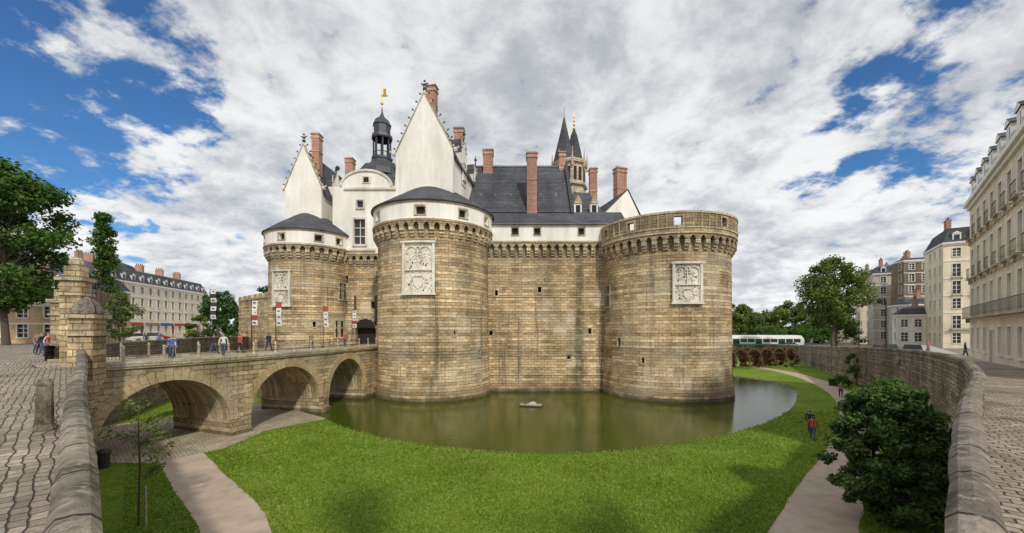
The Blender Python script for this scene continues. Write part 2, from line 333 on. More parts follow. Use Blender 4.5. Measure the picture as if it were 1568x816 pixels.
# ------------------------------------------------------------------ CASTLE
castle=empty('castle')
def lodge(mb,M,w,z0,ze,za,depth,dorm=True):
    old=mb.M; mb.M=M; W='plaster_white'
    mb.exz([(-w/2,z0),(w/2,z0),(w/2,ze),(0,za),(-w/2,ze)],0,.45,W)
    mb.box(-w/2+.05,w/2-.05,.45,depth,z0,ze-.35,W)
    sl=(za-ze)/(w/2)
    for sg in (-1,1):
        xo=sg*(w/2+.25); zo=ze-.35-.25*sl
        mb.face([(xo,.452,zo),(xo,depth,zo),(0,depth,za-.4),(0,.452,za-.4)],'slate')
        mb.face([(xo,.452,zo-.12),(xo,depth,zo-.12),(xo,depth,zo),(xo,.452,zo)],'zinc')
        L=math.hypot(w/2,za-ze); n=int(L/.95)
        mb.exz([(sg*(w/2+.1),ze-.1),(sg*(w/2+.1),ze+.14),(0,za+.22),(0,za)],-.06,.55,'castle_stone_pale')
        for k in range(n+1):
            t=(k+.3)/(n+.6); x=sg*(w/2)*(1-t); z=ze+(za-ze)*t
            mb.ball((x+sg*.2,.2,z+.26),.12,'carved_stone',n=6,k=4); mb.tube((x+sg*.18,.2,z+.22),(x+sg*.5,.2,z+.42),.06,.1,'lead_dark',5)
        mb.ball((sg*(w/2+.28),.15,ze),.3,'carved_stone',n=6,k=4); mb.tube((sg*(w/2+.2),.1,ze-.1),(sg*(w/2+.75),.0,ze+.25),.14,.1,'carved_stone',5)
    mb.exz([(-w/2+.05,ze-.35),(w/2-.05,ze-.35),(0,za-.45)],depth-.3,depth,W)
    mb.tube((0,.2,za),(0,.2,za+1.5),.18,.1,'carved_stone',6)
    for q in range(3): mb.ball((0,.2,za+.6+q*.45),.26-.05*q,'lead_dark',n=6,k=4)
    for sx in (-1,1): mb.tube((0,.2,za+1.1),(sx*.4,.2,za+1.25),.06,.09,'lead_dark',5)
    if dorm:
        fs=lambda u,v,d=0: V((w/2+d,u,v))
        for yy,hh,ww in ((depth*.3,3.4,1.9),(depth*.68,2.6,1.5)):
            mb.face([(w/2+.03,yy-ww/2,ze-2.6),(w/2+.03,yy+ww/2,ze-2.6),(w/2+.03,yy+ww/2,ze+hh*.45),(w/2+.03,yy,ze+hh),(w/2+.03,yy-ww/2,ze+hh*.45)],W)
            for q in (-1,1):
                mb.face([(w/2+.03,yy+q*ww/2,ze-.4),(w/2+.03,yy+q*ww/2,ze+hh*.45),(.2,yy+q*ww/2,ze+hh*.45)],W)
                mb.face([(w/2+.05,yy+q*(ww/2+.15),ze+hh*.4),(w/2+.05,yy,ze+hh-.05),(.1,yy,ze+hh-.05),(.1,yy+q*(ww/2+.15),ze+hh*.4)],'slate')
                mb.tube((w/2+.05,yy+q*ww/2,ze-.2),(w/2+.05,yy+q*ww/2,ze+hh*.85),.14,.05,'carved_stone',5)
            mb.fbox(fs,yy-ww*.28,yy+ww*.28,ze-1.9,ze+.1,0.03,.06,'window_glass')
            frame(mb,fs,yy-ww*.28,yy+ww*.28,ze-1.9,ze+.1,.14,.16,'carved_stone',True,'carved_stone',dep=-.06)
            mb.tube((w/2+.05,yy,ze+hh-.1),(w/2+.05,yy,ze+hh+1.1),.12,.04,'lead_dark',5); mb.ball((w/2+.05,yy,ze+hh+.5),.22,'lead_dark',n=5,k=3)
            for k in range(3):
                for q in (-1,1): mb.ball((w/2+.05,yy+q*ww/2*(1-k/3.2),ze+hh*(.5+.16*k)+.1),.13,'lead_dark',n=5,k=3)
    mb.M=old
def chimney(mb,x,y,z0,z1,w,d,rot=0):
    old=mb.M; mb.M=Matrix.Translation((x,y,0))@Matrix.Rotation(rot,4,'Z')
    mb.box(-w/2,w/2,-d/2,d/2,z0,z1-.7,'brick_pink'); mb.box(-w/2-.1,w/2+.1,-d/2-.1,d/2+.1,z1-.7,z1-.5,'castle_stone_pale')
    mb.box(-w/2-.02,w/2+.02,-d/2-.02,d/2+.02,z1-.5,z1-.15,'brick_pink'); mb.box(-w/2-.12,w/2+.12,-d/2-.12,d/2+.12,z1-.15,z1,'brick_pink')
    for sx in (-.28,.0,.28): mb.box(w*sx-.05,w*sx+.05,-d/2-.05,-d/2,z0,z1-.7,'brick_pink')
    n=max(1,int(w/.5))
    for i in range(n): mb.tube((-w/2+w*(i+.5)/n,0,z1),(-w/2+w*(i+.5)/n,0,z1+.3),.14,.11,'rooftile',6)
    mb.box(-w/2-.06,w/2+.06,-d/2-.06,d/2+.06,z0+(z1-z0)*.55,z0+(z1-z0)*.55+.15,'castle_stone_pale')
    mb.M=old
D2R=math.pi/180
def roundtower(name,cx,cy,R,zc,zw,zr,roofr,win,slits,plq,bigw=(),white=True):
    fl=lambda v: .35*max(0,min(1,(-3.6-v)/2))+ .12*max(0,(zc-v)/18)
    fn=cylfn(cx,cy,R,fl); mb=MB()
    holes=[]
    for (a,z,w,h) in slits: holes.append((a*D2R*R-w/2,a*D2R*R+w/2,z,z+h))
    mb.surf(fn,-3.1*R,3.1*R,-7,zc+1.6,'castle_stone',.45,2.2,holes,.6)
    for h in holes: frame(mb,fn,*h,.16,.04,'castle_stone_pale',False)
    for (a,z,w,h) in bigw:
        u=a*D2R*R; hh=(u-w/2,u+w/2,z,z+h); mb.fbox(fn,hh[0],hh[1],z,z+h,0.0,.03,'window_glass')
        frame(mb,fn,*hh,.2,.1,'castle_stone_pale',True,'castle_stone_pale',dep=-.03)
    machic(mb,fn,-2.4*R,2.4*R,zc,zc+1.0,.55,1.02,'castle_stone','castle_stone_pale')
    rr=random.Random(int(R*100))
    for k in range(8):
        z=-4+k*1.95+rr.uniform(-.5,.5)
        if z<zc-1: mb.fbox(fn,-2.4*R,2.4*R,z,z+.12,0,.03,'castle_stone_pale',nu=70)
    mb.build(name+'_drum',castle)
    mb=MB()
    if plq:
        a,z0,z1,w=plq; plaque(mb,fn,a*D2R*R,z0,z1,w)
        mb.build(name+'_coat_of_arms',castle)
    mb=MB(); Ro=R+.5; f2=cylfn(cx,cy,Ro)
    if white:
        hs=[(a*D2R*Ro-w/2,a*D2R*Ro+w/2,z,z+h) for (a,z,w,h) in win]
        mb.surf(f2,-3.1*Ro,3.1*Ro,zw,zr,'plaster_white',.45,3,hs,.5)
        for h in hs: frame(mb,f2,*h,.14,.03,'castle_stone_pale',False)
        mb.fbox(f2,-3.1*Ro,3.1*Ro,zr-.18,zr,0,.12,'castle_stone_pale',nu=60)
        mb.build(name+'_white_gallery',castle)
        mb=MB(); mb.lathe(cx,cy,[(Ro+.1,zr-.02),(Ro+.3,zr),(Ro+.28,zr+.12),(Ro*.72,zr+1.55),(Ro*.35,zr+roofr),(0,zr+roofr+1.6)],'slate',64)
        mb.build(name+'_slate_roof',castle)
    else:
        hs=[(a*D2R*Ro-w/2,a*D2R*Ro+w/2,z,z+h) for (a,z,w,h) in win]
        mb.surf(f2,-math.pi*Ro,math.pi*Ro,zw,zr,'castle_stone',.45,3,hs,.5,None,d=.06)
        mb.surf(f2,-math.pi*Ro,math.pi*Ro,zw,zr,'castle_stone',.45,3,hs,0,None,d=-.44)
        for h in hs: frame(mb,f2,*h,.16,.12,'castle_stone_pale',False)
        mb.fbox(f2,-math.pi*Ro,math.pi*Ro,zr,zr+.22,-.5,.16,'castle_stone_pale',nu=70)
        mb.fbox(f2,-math.pi*Ro,math.pi*Ro,zw+.55,zw+.68,0,.14,'castle_stone_pale',nu=70)
        for k in range(56):
            u=(-math.pi+2*math.pi*k/56)*Ro
            if any(h[0]-.4<u<h[1]+.4 for h in hs): continue
            mb.fbox(f2,u-.05,u+.05,zw+.68,zr,.05,.13,'castle_stone_pale')
        mb.lathe(cx,cy,[(0,zw+.3),(Ro-.4,zw+.3)],'castle_stone_pale',40)
        mb.build(name+'_battlement',castle)
    return fn
roundtower('main_tower',-9.5,48,6.55,11.9,13.5,15.6,3.2,
   [(-50,14.1,1.0,.95),(-1,14.1,1.05,.95),(37,14.1,1.0,.95),(68,14.1,1,.95),(-85,14.1,1,.95)],
   [(60,-1,.35,.7),(75,5,.35,.7),(-40,-1.6,.25,.5),(30,1.4,.2,.5)],(-3.5,5.9,11.2,3.1))
roundtower('gate_tower',-28.6,56,5.3,11.4,13.0,15.0,3.0,
   [(-10,13.6,.9,.85),(35,13.6,.9,.85),(62,13.6,.9,.85),(-50,13.6,.9,.85)],
   [(30,2.4,.35,.7),(62,-1,.3,.7)],(-14,5.2,9.6,2.4),bigw=[(73,6.2,1.3,2.2),(66,1.0,1.3,2.2)])
roundtower('bakery_tower',18.7,48.2,7.25,10.4,12.0,14.1,0,
   [(-47,12.85,.8,.85),(-11,12.85,.8,.95),(28,12.85,.8,.95),(-76,12.85,.8,.95),(60,12.85,.8,.9)],
   [(-62,.2,.5,.9),(-38,-1.6,.3,.6),(-80,4,.3,.6)],(-3,4.9,8.9,2.7),bigw=[(-82,4.8,1.3,2.4)],white=False)
mb=MB()
lodge(mb,Matrix.Translation((-10.15,45.2,0))@Matrix.Rotation(-9*D2R,4,'Z'),6.9,15.5,22.6,29.3,15)
mb.build('main_tower_gabled_lodge',castle)
mb=MB(); lodge(mb,Matrix.Translation((-28.9,54.2,0))@Matrix.Rotation(-4*D2R,4,'Z'),5.2,15,21.6,27.6,13)
mb.build('gate_tower_gabled_lodge',castle)
mb=MB()
chimney(mb,-9.7,46.8,25,31.0,1.4,.9,-9*D2R); chimney(mb,-7.4,55,22,30.2,1.3,1.0)
chimney(mb,-27.8,55.9,24,29.8,1.05,1.1); chimney(mb,-25.6,62,20,29,1.2,1.1)
chimney(mb,-3.4,56,22,27.6,1.35,1.1); chimney(mb,2.55,50.6,16.8,24.7,1.25,1.2); chimney(mb,7.2,56.5,22,27.5,.9,1.1)
chimney(mb,12.6,61,19,27,1.1,1.1); chimney(mb,15.5,56.2,18.5,25.1,1.6,1.0,.35); chimney(mb,17.6,58,16,19,.9,.8)
mb.build('chimneys',castle)
mb=MB(); fn=planefn(-6,48.3,1,0)
sl=[(3.9,4.25,6.2,6.9),(9.2,9.6,6.6,7.3),(3.2,3.6,1.2,1.9),(12.8,13.2,-1.6,-1.0),(15.4,15.8,1.5,2.2)]
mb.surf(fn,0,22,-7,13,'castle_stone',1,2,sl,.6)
for h in sl: frame(mb,fn,*h,.15,.03,'castle_stone_pale',False)
for k in range(6): mb.fbox(fn,0,22,-3.6+k*2.4,-3.48+k*2.4,0,.03,'castle_stone_pale')
machic(mb,fn,1.6,18.4,11.1,12.05,.5,.98,'castle_stone','castle_stone_pale')
f2=planefn(-6,47.8,1,0)
hs=[(6.0,6.75,13.6,14.5),(8.7,9.45,13.6,14.5),(14.1,14.85,13.6,14.5)]
mb.surf(f2,1,20,12.85,14.9,'plaster_white',1,3,hs,.45)
for h in hs: frame(mb,f2,*h,.13,.03,'castle_stone_pale',False)
mb.fbox(f2,1,20,14.75,14.9,0,.14,'castle_stone_pale')
mb.build('curtain_wall',castle)
mb=MB()
mb.face([(-6,47.45,14.9),(14,47.45,14.9),(14,50.3,17.1),(-6,50.3,17.1)],'slate')
mb.face([(-6,47.45,14.8),(14,47.45,14.8),(14,47.45,14.92),(-6,47.45,14.92)],'zinc')
mb.face([(-9,50.0,17.0),(7.7,50.0,17.0),(7.7,56.4,25.4),(-9,56.4,25.4)],'slate')
mb.face([(-9,62.8,17.0),(7.7,62.8,17.0),(7.7,56.4,25.4),(-9,56.4,25.4)],'slate')
mb.face([(7.72,50,15),(7.72,62.8,15),(7.72,62.8,17),(7.72,56.4,25.4),(7.72,50,17)],'plaster_white')
mb.box(-9,7.7,56.25,56.55,25.35,25.6,'zinc')
for k in range(15):
    t=k/14; mb.box(7.5,7.9,50+6.2*t-.2,50+6.2*t+.2,16.9+8.5*t,17.6+8.5*t,'lead_dark'); mb.ball((7.7,50+6.2*t,17.75+8.5*t),.16,'lead_dark',n=5,k=3)
for k in range(8):
    mb.box(-8.3+2*k,-8.0+2*k,52.2,52.6,19.6,20.2,'zinc')
mb.M=Matrix.Translation((14.4,52.5,0))@Matrix.Rotation(14*D2R,4,'Z')
mb.exz([(-3.0,13),(3.2,13),(3.2,17.2),(1.2,20.8),(-3.0,16.8)],0,.4,'plaster_white')
mb.face([(1.2,-.15,20.95),(1.2,10,20.95),(-4.4,10,15.4),(-4.4,-.15,15.4)],'slate'); mb.face([(1.2,-.15,20.95),(1.2,10,20.95),(3.5,10,17.0),(3.5,-.15,17.0)],'slate')
mb.box(-4,3.1,.4,10,12,16,'plaster_white'); mb.M=None
mb.box(7.8,12,54,62,12,18,'plaster_white'); mb.face([(7.6,53.5,17.8),(12.6,53.5,17.8),(11.5,58,22.3),(8.5,58,22.3)],'slate'); mb.face([(12.6,53.5,17.8),(12.6,62,17.8),(11.5,58,22.3)],'slate')
mb.fbox(planefn(8,54,1,0),.8,2.4,14.8,16.8,0,.05,'window_glass')
for xx in (9.0,11.2):
    mb.box(xx-.5,xx+.5,53.4,54.4,17.5,19.2,'plaster_white'); mb.face([(xx-.6,53.3,19.2),(xx+.6,53.3,19.2),(xx,53.3,20.4)],'castle_stone_pale'); mb.box(xx-.3,xx+.3,53.36,53.38,17.9,19,'opening_dark')
mb.build('great_lodging_roofs',castle)
mb=MB(); cx,cy=10.6,72
mb.lathe(cx,cy,[(2.9,14),(2.9,27.5),(3.3,27.8),(3.3,28.2),(2.9,28.2),(2.9,31.5),(3.3,31.8),(3.35,32.4),(2.7,32.4)],'castle_stone_pale',8)
for k in range(8):
    t=(k+.5)*math.pi/4; dx,dy=math.sin(t),-math.cos(t)
    f=(lambda dx,dy: (lambda u,v,d=0: V((cx+dx*(2.68+d)-dy*u,cy+dy*(2.68+d)+dx*u,v))))(dx,dy)
    for u in (-.5,.5): mb.fbox(f,u-.27,u+.27,28.7,31,0,.06,'opening_dark')
    for u in (-.5,.5): mb.fbox(f,u-.27,u+.27,23.7,26.4,0,.06,'opening_dark')
    t=k*math.pi/4; mb.tube((cx+3.2*math.sin(t),cy-3.2*math.cos(t),31),(cx+3.2*math.sin(t),cy-3.2*math.cos(t),34.2),.25,.05,'castle_stone_pale',5)
mb.lathe(cx-1.1,cy-.6,[(2.0,32.4),(1.6,34.2),(.8,37.5),(.0,41.2)],'slate',8)
mb.lathe(cx+.9,cy+.6,[(1.8,32.4),(1.3,35),(.6,38),(.0,39.6)],'slate',8)
mb.tube((cx-1.1,cy-.6,40.8),(cx-1.1,cy-.6,42.6),.06,.03,'lead_dark'); mb.tube((cx+.9,cy+.6,39),(cx+.9,cy+.6,42.4),.08,.03,'gold'); 
for q in range(4): mb.ball((cx+.9,cy+.6,39.2+q*.7),.3-.05*q,'gold',n=6,k=4)
mb.build('gothic_stair_tower',castle)
mb=MB(); fn=planefn(-25,55,1,0)
mb.surf(fn,0,10,-7,12.6,'castle_stone',1,2,[(3.0,5.9,0,2.3),(1.2,1.9,4.2,6.4),(5.2,5.9,5.0,6.0),(1.5,2,8.6,9.6)],.9)
for k in range(9):
    t=math.pi*k/8
    mb.fbox(fn,4.45+1.6*math.cos(t)-.22,4.45+1.6*math.cos(t)+.22,2.2+1.35*math.sin(t),2.2+1.35*math.sin(t)+.45,-.1,.12,'castle_stone_pale')
mb.exz([(-22+.02+0.0,2.3)]+[(-20.55+1.45*math.cos(math.pi-math.pi*k/8),2.3+1.25*math.sin(math.pi*k/8)) for k in range(1,8)]+[(-19.1,2.3)],54.95,54.99,'opening_dark')
for u in (3.0,5.9): mb.fbox(fn,u-.15,u+.15,2.6,6.8,0,.12,'wood_brown')
machic(mb,fn,0,10,10.9,11.9,.5,1,'castle_stone','castle_stone_pale')
f2=planefn(-25,54.6,1,0)
hs=[(3.0,4.6,13.9,17.4),(3.4,4.3,19.0,20.0)]
mb.surf(f2,0,10,12.7,22.0,'plaster_white',1,3,hs,.35,'window_glass')
frame(mb,f2,*hs[0],.25,.2,'carved_stone',True,'carved_stone',nb=2); frame(mb,f2,*hs[1],.18,.15,'carved_stone',False)
mb.fbox(f2,1.6,6,13.0,13.3,0,.3,'carved_stone'); mb.fbox(f2,1.6,10,21.5,21.8,0,.25,'carved_stone')
arc=[(-24.0,22)]+[(-20.3+3.4*math.cos(math.pi-math.pi*k/12),22+2.1*math.sin(math.pi*k/12)) for k in range(13)]+[(-16.6,22)]
mb.exz(arc[1:-1],54.6,55,'plaster_white')
for k in range(12):
    t0=math.pi*k/12; t1=math.pi*(k+1)/12
    p=lambda t,r: (-20.3-(3.4+r)*math.cos(t),22+(2.1+r)*math.sin(t))
    mb.exz([p(t0,0),p(t1,0),p(t1,.28),p(t0,.28)],54.4,55.1,'carved_stone')
mb.fbox(f2,4.1,5.3,22.4,23.4,0,.1,'carved_stone'); mb.fbox(f2,4.35,5.05,22.55,23.25,.1,.13,'opening_dark')
mb.box(-25,-15,55.0,62,12,21.9,'plaster_white')
mb.box(-15.3,-12,54,60,14,23,'plaster_white')
for x in (-24.4,-16.2): mb.tube((x,54.8,22),(x,54.8,24.3),.25,.06,'carved_stone',6); mb.ball((x,54.8,24.6),.35,'lead_dark',n=6,k=4)
mb.build('gatehouse',castle)
mb=MB(); cx,cy=-19.4,58.5
mb.face([(-24,55.1,21.9),(-15,55.1,21.9),(-17.3,57.5,26.5),(-21.5,57.5,26.5)],'slate')
mb.face([(-24,55.1,21.9),(-21.5,57.5,26.5),(-21.5,60,26.5),(-24,62,21.9)],'slate'); mb.face([(-15,55.1,21.9),(-17.3,57.5,26.5),(-17.3,60,26.5),(-15,62,21.9)],'slate')
mb.lathe(cx,cy,[(2.9,24.6),(2.5,25.6),(1.7,26.7),(1.5,27.1),(1.6,27.2),(1.6,27.5),(1.3,27.5)],'lead_dark',8)
for k in range(8):
    t=(k+.5)*math.pi/4; x,y=cx+1.2*math.sin(t),cy-1.2*math.cos(t); mb.tube((x,y,27.4),(x,y,30.6),.15,.13,'lead_dark',6)
    x2,y2=cx+1.2*math.sin(t+math.pi/4),cy-1.2*math.cos(t+math.pi/4); mb.tube((x,y,28.3),(x2,y2,28.3),.06,.06,'lead_dark',4)
mb.tube((cx,cy,27.4),(cx,cy,30.6),.25,.2,'lead_dark')
mb.lathe(cx,cy,[(1.5,30.3),(1.6,30.5),(1.5,30.9),(1.25,31.0),(1.25,32.3),(1.4,32.4),(1.0,33.2),(.35,33.8),(.15,34.4),(0.05,35.2)],'lead_dark',8)
mb.tube((cx,cy,34),(cx,cy,38.6),.07,.03,'gold',5)
mb.box(cx-.1,cx+.8,cy-.03,cy+.03,36.8,37.1,'gold'); mb.box(cx+.2,cx+.6,cy-.035,cy+.035,37.1,38,'gold'); mb.ball((cx,cy,35.8),.22,'gold')
mb.build('clock_lantern',castle)
mb=MB(); fn=planefn(-53,76,20.5,-18)
mb.surf(fn,0,27,-7,7.4,'castle_stone',1,2,[],.4); mb.fbox(fn,0,27,7.4,7.7,-.6,.12,'castle_stone_pale',nu=8)
for k in range(9): mb.fbox(fn,k*3,k*3+1.8,7.7,8.3,-.5,0.05,'castle_stone')
mb.surf(planefn(-53.2,100,0.2,-24),0,24,-7,7.4,'castle_stone')
mb.surf(planefn(24.5,53,10,22),0,24,-7,9,'castle_stone'); mb.build('rampart_wall',castle)
# ------------------------------------------------------------------ BRIDGE
bridge=empty('stone_bridge')
P0,P1,P2=V((-23.2,21.2,0)),V((-18.2,28,0)),V((-15.8,47,0))
def bz(t): return P0*(1-t)**2+P1*2*t*(1-t)+P2*t*t
tt=np.linspace(0,1,201); pts=[bz(t) for t in tt]; S=[0]
for i in range(200): S.append(S[-1]+(pts[i+1]-pts[i]).length)
def s_of(t): return float(np.interp(t,tt,S))
BW=6.2
def bfn(u,v,d=0):
    t=float(np.interp(u,S,tt)); p=bz(t); e=(bz(min(1,t+.01))-bz(max(0,t-.01))); e.normalize()
    if u<0: p=p+e*u
    if u>S[-1]: p=p+e*(u-S[-1])
    return V((p.x+e.y*d,p.y-e.x*d,v))
arches=[(s_of(.03),s_of(.36),-4.4,-1.15),(s_of(.425),s_of(.67),-4.2,-1.05),(s_of(.715),s_of(.895),-4.4,-.95)]
def intr(u):
    for a,b,zs,zc in arches:
        if a<u<b:
            x=(u-(a+b)/2)/((b-a)/2); return zs+(zc-zs)*math.sqrt(max(0,1-x*x))
    return None
mb=MB(); us=set(np.linspace(-.8,S[-1]+2,40).tolist())
for a,b,zs,zc in arches:
    for k in range(29): us.add((a+b)/2-(b-a)/2*math.cos(math.pi*k/28))
us=sorted(us); TOP=-.25
for i in range(len(us)-1):
    a,b=us[i],us[i+1]; 
    if b-a<1e-6: continue
    m=(a+b)/2; inn=any(q[0]<m<q[1] for q in arches)
    if inn:
        q=[q for q in arches if q[0]<m<q[1]][0]
        za=intr(a) if intr(a) is not None else q[2]; zb=intr(b) if intr(b) is not None else q[2]
        mb.face([bfn(a,za,0),bfn(b,zb,0),bfn(b,zb,-BW),bfn(a,za,-BW)],'bridge_stone',[(a,0),(b,0),(b,BW),(a,BW)])
    else: za=zb=-6.5
    for d in (0,-BW):
        mb.face([bfn(a,za,d),bfn(b,zb,d),bfn(b,TOP,d),bfn(a,TOP,d)],'bridge_stone',[(a,za),(b,zb),(b,TOP),(a,TOP)])
for a,b,zs,zc in arches:
    for u in (a,b): mb.face([bfn(u,-6.5,0),bfn(u,zs,0),bfn(u,zs,-BW),bfn(u,-6.5,-BW)],'bridge_stone')
    n=int((b-a)*1.15*1.3/.36)
    for k in range(n):
        t0=math.pi*(k+.03)/n; t1=math.pi*(k+.97)/n; c=(a+b)/2; r=(b-a)/2; h=zc-zs
        ln=.6+.1*(k%2)
        def pt(t,e): return (c-(r+e)*math.cos(t), zs+(h+e*1.0)*math.sin(t))
        q=[pt(t0,.0),pt(t1,.0),pt(t1,ln),pt(t0,ln)]
        mb.face([bfn(x,min(z,TOP-.05),.05) for x,z in q],'arch_stone',[(x+k*3,z) for x,z in q])
        for i in range(4):
            x0,z0=q[i]; x1,z1=q[(i+1)%4]; z0=min(z0,TOP-.05); z1=min(z1,TOP-.05); mb.face([bfn(x0,z0,.05),bfn(x1,z1,.05),bfn(x1,z1,-.1),bfn(x0,z0,-.1)],'arch_stone')
for u in (s_of(.3925),s_of(.6925)): mb.fbox(bfn,u-.75,u+.75,-6.5,-5.2,-.1,.22,'bridge_stone'); 
mb.fbox(bfn,-.8,S[-1]+2,TOP,TOP+.12,-.2,.1,'arch_stone',nu=36)
mb.fbox(bfn,-.8,S[-1]+2,TOP+.12,.18,-.45,.16,'castle_stone_pale',nu=36)
mb.fbox(bfn,-.8,S[-1]+2,TOP+.12,.18,-BW-.1,-BW+.4,'castle_stone_pale',nu=36)
for i in range(40):
    a=-1.5+(S[-1]+4)*i/40; b=-1.5+(S[-1]+4)*(i+1)/40
    mb.face([bfn(a,.0,-.4),bfn(b,.0,-.4),bfn(b,.0,-BW+.3),bfn(a,.0,-BW+.3)],'setts_pale')
mb.prism([(-15.6,47.5),(-15.2,55.2),(-26,55.2),(-24,48.5),(-22.2,47)],-6.4,-.01,'bridge_stone','setts_pale')
mb.build('arched_span',bridge)
mb=MB()
for d in (-.15,-BW+.15):
    u=1.6; prev=None
    while u<S[-1]+.5:
        p=bfn(u,0,d)
        mb.tube(p+V((0,0,.1)),p+V((0,0,.95)),.08,.07,'castle_stone_pale',8); mb.ball(p+V((0,0,1.0)),.09,'castle_stone_pale')
        if prev is not None:
            for z in (.45,.85): mb.tube(prev+V((0,0,z)),p+V((0,0,z)),.022,.022,'iron',5)
        prev=p; u+=1.9
mb.build('bollards_and_rails',bridge)
def pillar(name,x,y,w,z0,z1,cap,rot=.3):
    mb=MB(); mb.M=Matrix.Translation((x,y,0))@Matrix.Rotation(rot,4,'Z')
    mb.box(-w/2,w/2,-w/2,w/2,z0,z1,'bridge_stone'); mb.box(-w/2-.1,w/2+.1,-w/2-.1,w/2+.1,z1-.9,z1-.75,'castle_stone_pale')
    mb.box(-w/2-.16,w/2+.16,-w/2-.16,w/2+.16,z1,z1+.22,'castle_stone_pale')
    if cap=='dome':
        mb.lathe(0,0,[(w*.62,z1+.22),(w*.6,z1+.4),(w*.5,z1+.7),(w*.28,z1+.95),(0.1,z1+1.1),(0,z1+1.15)],'coping_stone',12)
        mb.lathe(0,0,[(0,z0-1.3),(.25,z0-1.2),(w*.45,z0-.5),(w*.66,z0)],'castle_stone_pale',12)
    else:
        mb.box(-w*.38,w*.38,-w*.38,w*.38,z1+.22,z1+.9,'bridge_stone'); mb.ball((0,0,z1+1.15),.35,'castle_stone_pale')
    return mb.build(name)
pillar('stone_turret',-22.1,20.4,1.0,-.6,2.6,'dome')
pillar('gate_pillar',-26.9,24.2,1.0,-.5,5.0,'x')
pillar('gate_pillar',-31.5,27.6,.95,-.5,3.9,'x')
mb=MB(); mb.M=Matrix.Translation((-25.7,24.0,0))@Matrix.Rotation(.95,4,'Z')
for k in range(9): mb.tube((k*.17,0,.1),(k*.17,0,4.9+.3*math.sin(k)),.02,.02,'iron',4)
for z in (.3,2.4,4.7): mb.tube((0,0,z),(1.36,0,z),.03,.03,'iron',4)
mb.build('iron_gate')
# ------------------------------------------------------------------ GROUND
def chaikin(p,n=2):
    for _ in range(n):
        q=[p[0]]
        for a,b in zip(p[:-1],p[1:]):
            a,b=np.array(a),np.array(b); q+=[tuple(a*.75+b*.25),tuple(a*.25+b*.75)]
        q.append(p[-1]); p=q
    return p
def resample(p,step):
    out=[np.array(p[0],float)]
    for a,b in zip(p[:-1],p[1:]):
        a,b=np.array(a,float),np.array(b,float); L=np.linalg.norm((b-a)[:2]); n=max(1,int(round(L/step)))
        for k in range(1,n+1): out.append(a+(b-a)*k/n)
    return out
Lw=chaikin([(0,.95,.6),(-1.3,1.2,.6),(-2.75,2.6,.6),(-5.6,5.2,.63),(-9.2,8.4,.7),(-15.5,14.3,.88),(-22.3,20.4,1.0)])
Gp=[(-22.3,20.4,-.1),(-29.2,25,-.1)]
Bw=chaikin([(-29.2,25,1),(-34,36,1),(-45,60,1),(-52,85,.6),(-40,115,0),(0,135,-1),(40,137,-1.5),(70,122,-2),(72.7,100,-2)])
Rw=chaikin([(72.7,100,-2),(58,75,-1.1),(45.5,50,-.25),(31,30,.45),(20.4,17.9,.8),(14.2,12.0,.72),(9.9,8.6,.66),(6.1,5.4,.62),(3.05,2.7,.6),(1.3,1.2,.6),(0,.95,.6)])
CC=np.array([5.,50.])
def sweep(name,poly,th,step,par=True,base=-6.3):
    p=resample(poly,step); mb=MB(); r=random.Random(3); rings=[]; L=0; us=[]
    for i,q in enumerate(p):
        a=p[max(0,i-1)]; b=p[min(len(p)-1,i+1)]; t=(b-a)[:2]; t/=max(1e-6,np.linalg.norm(t)); n=np.array([-t[1],t[0]])
        if np.dot(n,q[:2]-CC)<0: n=-n
        if i: L+=np.linalg.norm((q-p[i-1])[:2])
        us.append(L); j=lambda k: r.uniform(-k,k)
        prof=[(0,base-q[2]),(0+j(.02),-3.2),(j(.02),-1.2),(0,-.2),(-.03,-.18+j(.01)),(-.04+j(.01),-.07),(.02,j(.012)),(th*.5,.02+j(.01)),(th-.02,j(.012)),(th+.04+j(.01),-.07),(th+.03,-.18),(th,-.2),(th,-1.6)]
        rings.append([(q[0]+n[0]*o,q[1]+n[1]*o,q[2]+z) for o,z in prof])
    acc=[0]; 
    pr=rings[0]
    for k in range(len(pr)-1): acc.append(acc[-1]+(V(pr[k+1])-V(pr[k])).length)
    for i in range(len(rings)-1):
        for k in range(len(pr)-1):
            m='coping_stone' if 3<=k<=10 else 'wall_rubble'
            mb.face([rings[i][k],rings[i+1][k],rings[i+1][k+1],rings[i][k+1]],m,[(us[i],acc[k]),(us[i+1],acc[k]),(us[i+1],acc[k+1]),(us[i],acc[k+1])])
    return mb.build(name)
sweep('parapet_wall',Lw,.22,.3); sweep('parapet_wall',Rw,.22,.33); sweep('moat_wall',Bw,.45,2); sweep('abutment_wall',Gp,.45,1)
loop=[]
for w,off,l2 in ((Lw,-.85,1),(Gp,-.02,0),(Bw,-.98,0),(Rw,-.9,0)):
    q=resample(w,2)
    for a in q[:-1]:
        d=a[:2]-CC; d/=np.linalg.norm(d); loop.append((a[0]+d[0]*.12,a[1]+d[1]*.12,a[2]+off))
mb=MB(); n=len(loop)
for i in range(n):
    a,b=loop[i],loop[(i+1)%n]
    def ext(p,k):
        d=np.array(p[:2])-CC; d/=np.linalg.norm(d); return (p[0]+d[0]*k,p[1]+d[1]*k,p[2])
    rr=[0,12,50,250,4000]
    for k in range(4): mb.face([ext(a,rr[k]),ext(b,rr[k]),ext(b,rr[k+1]),ext(a,rr[k+1])],'cobbles')
mb.build('street')
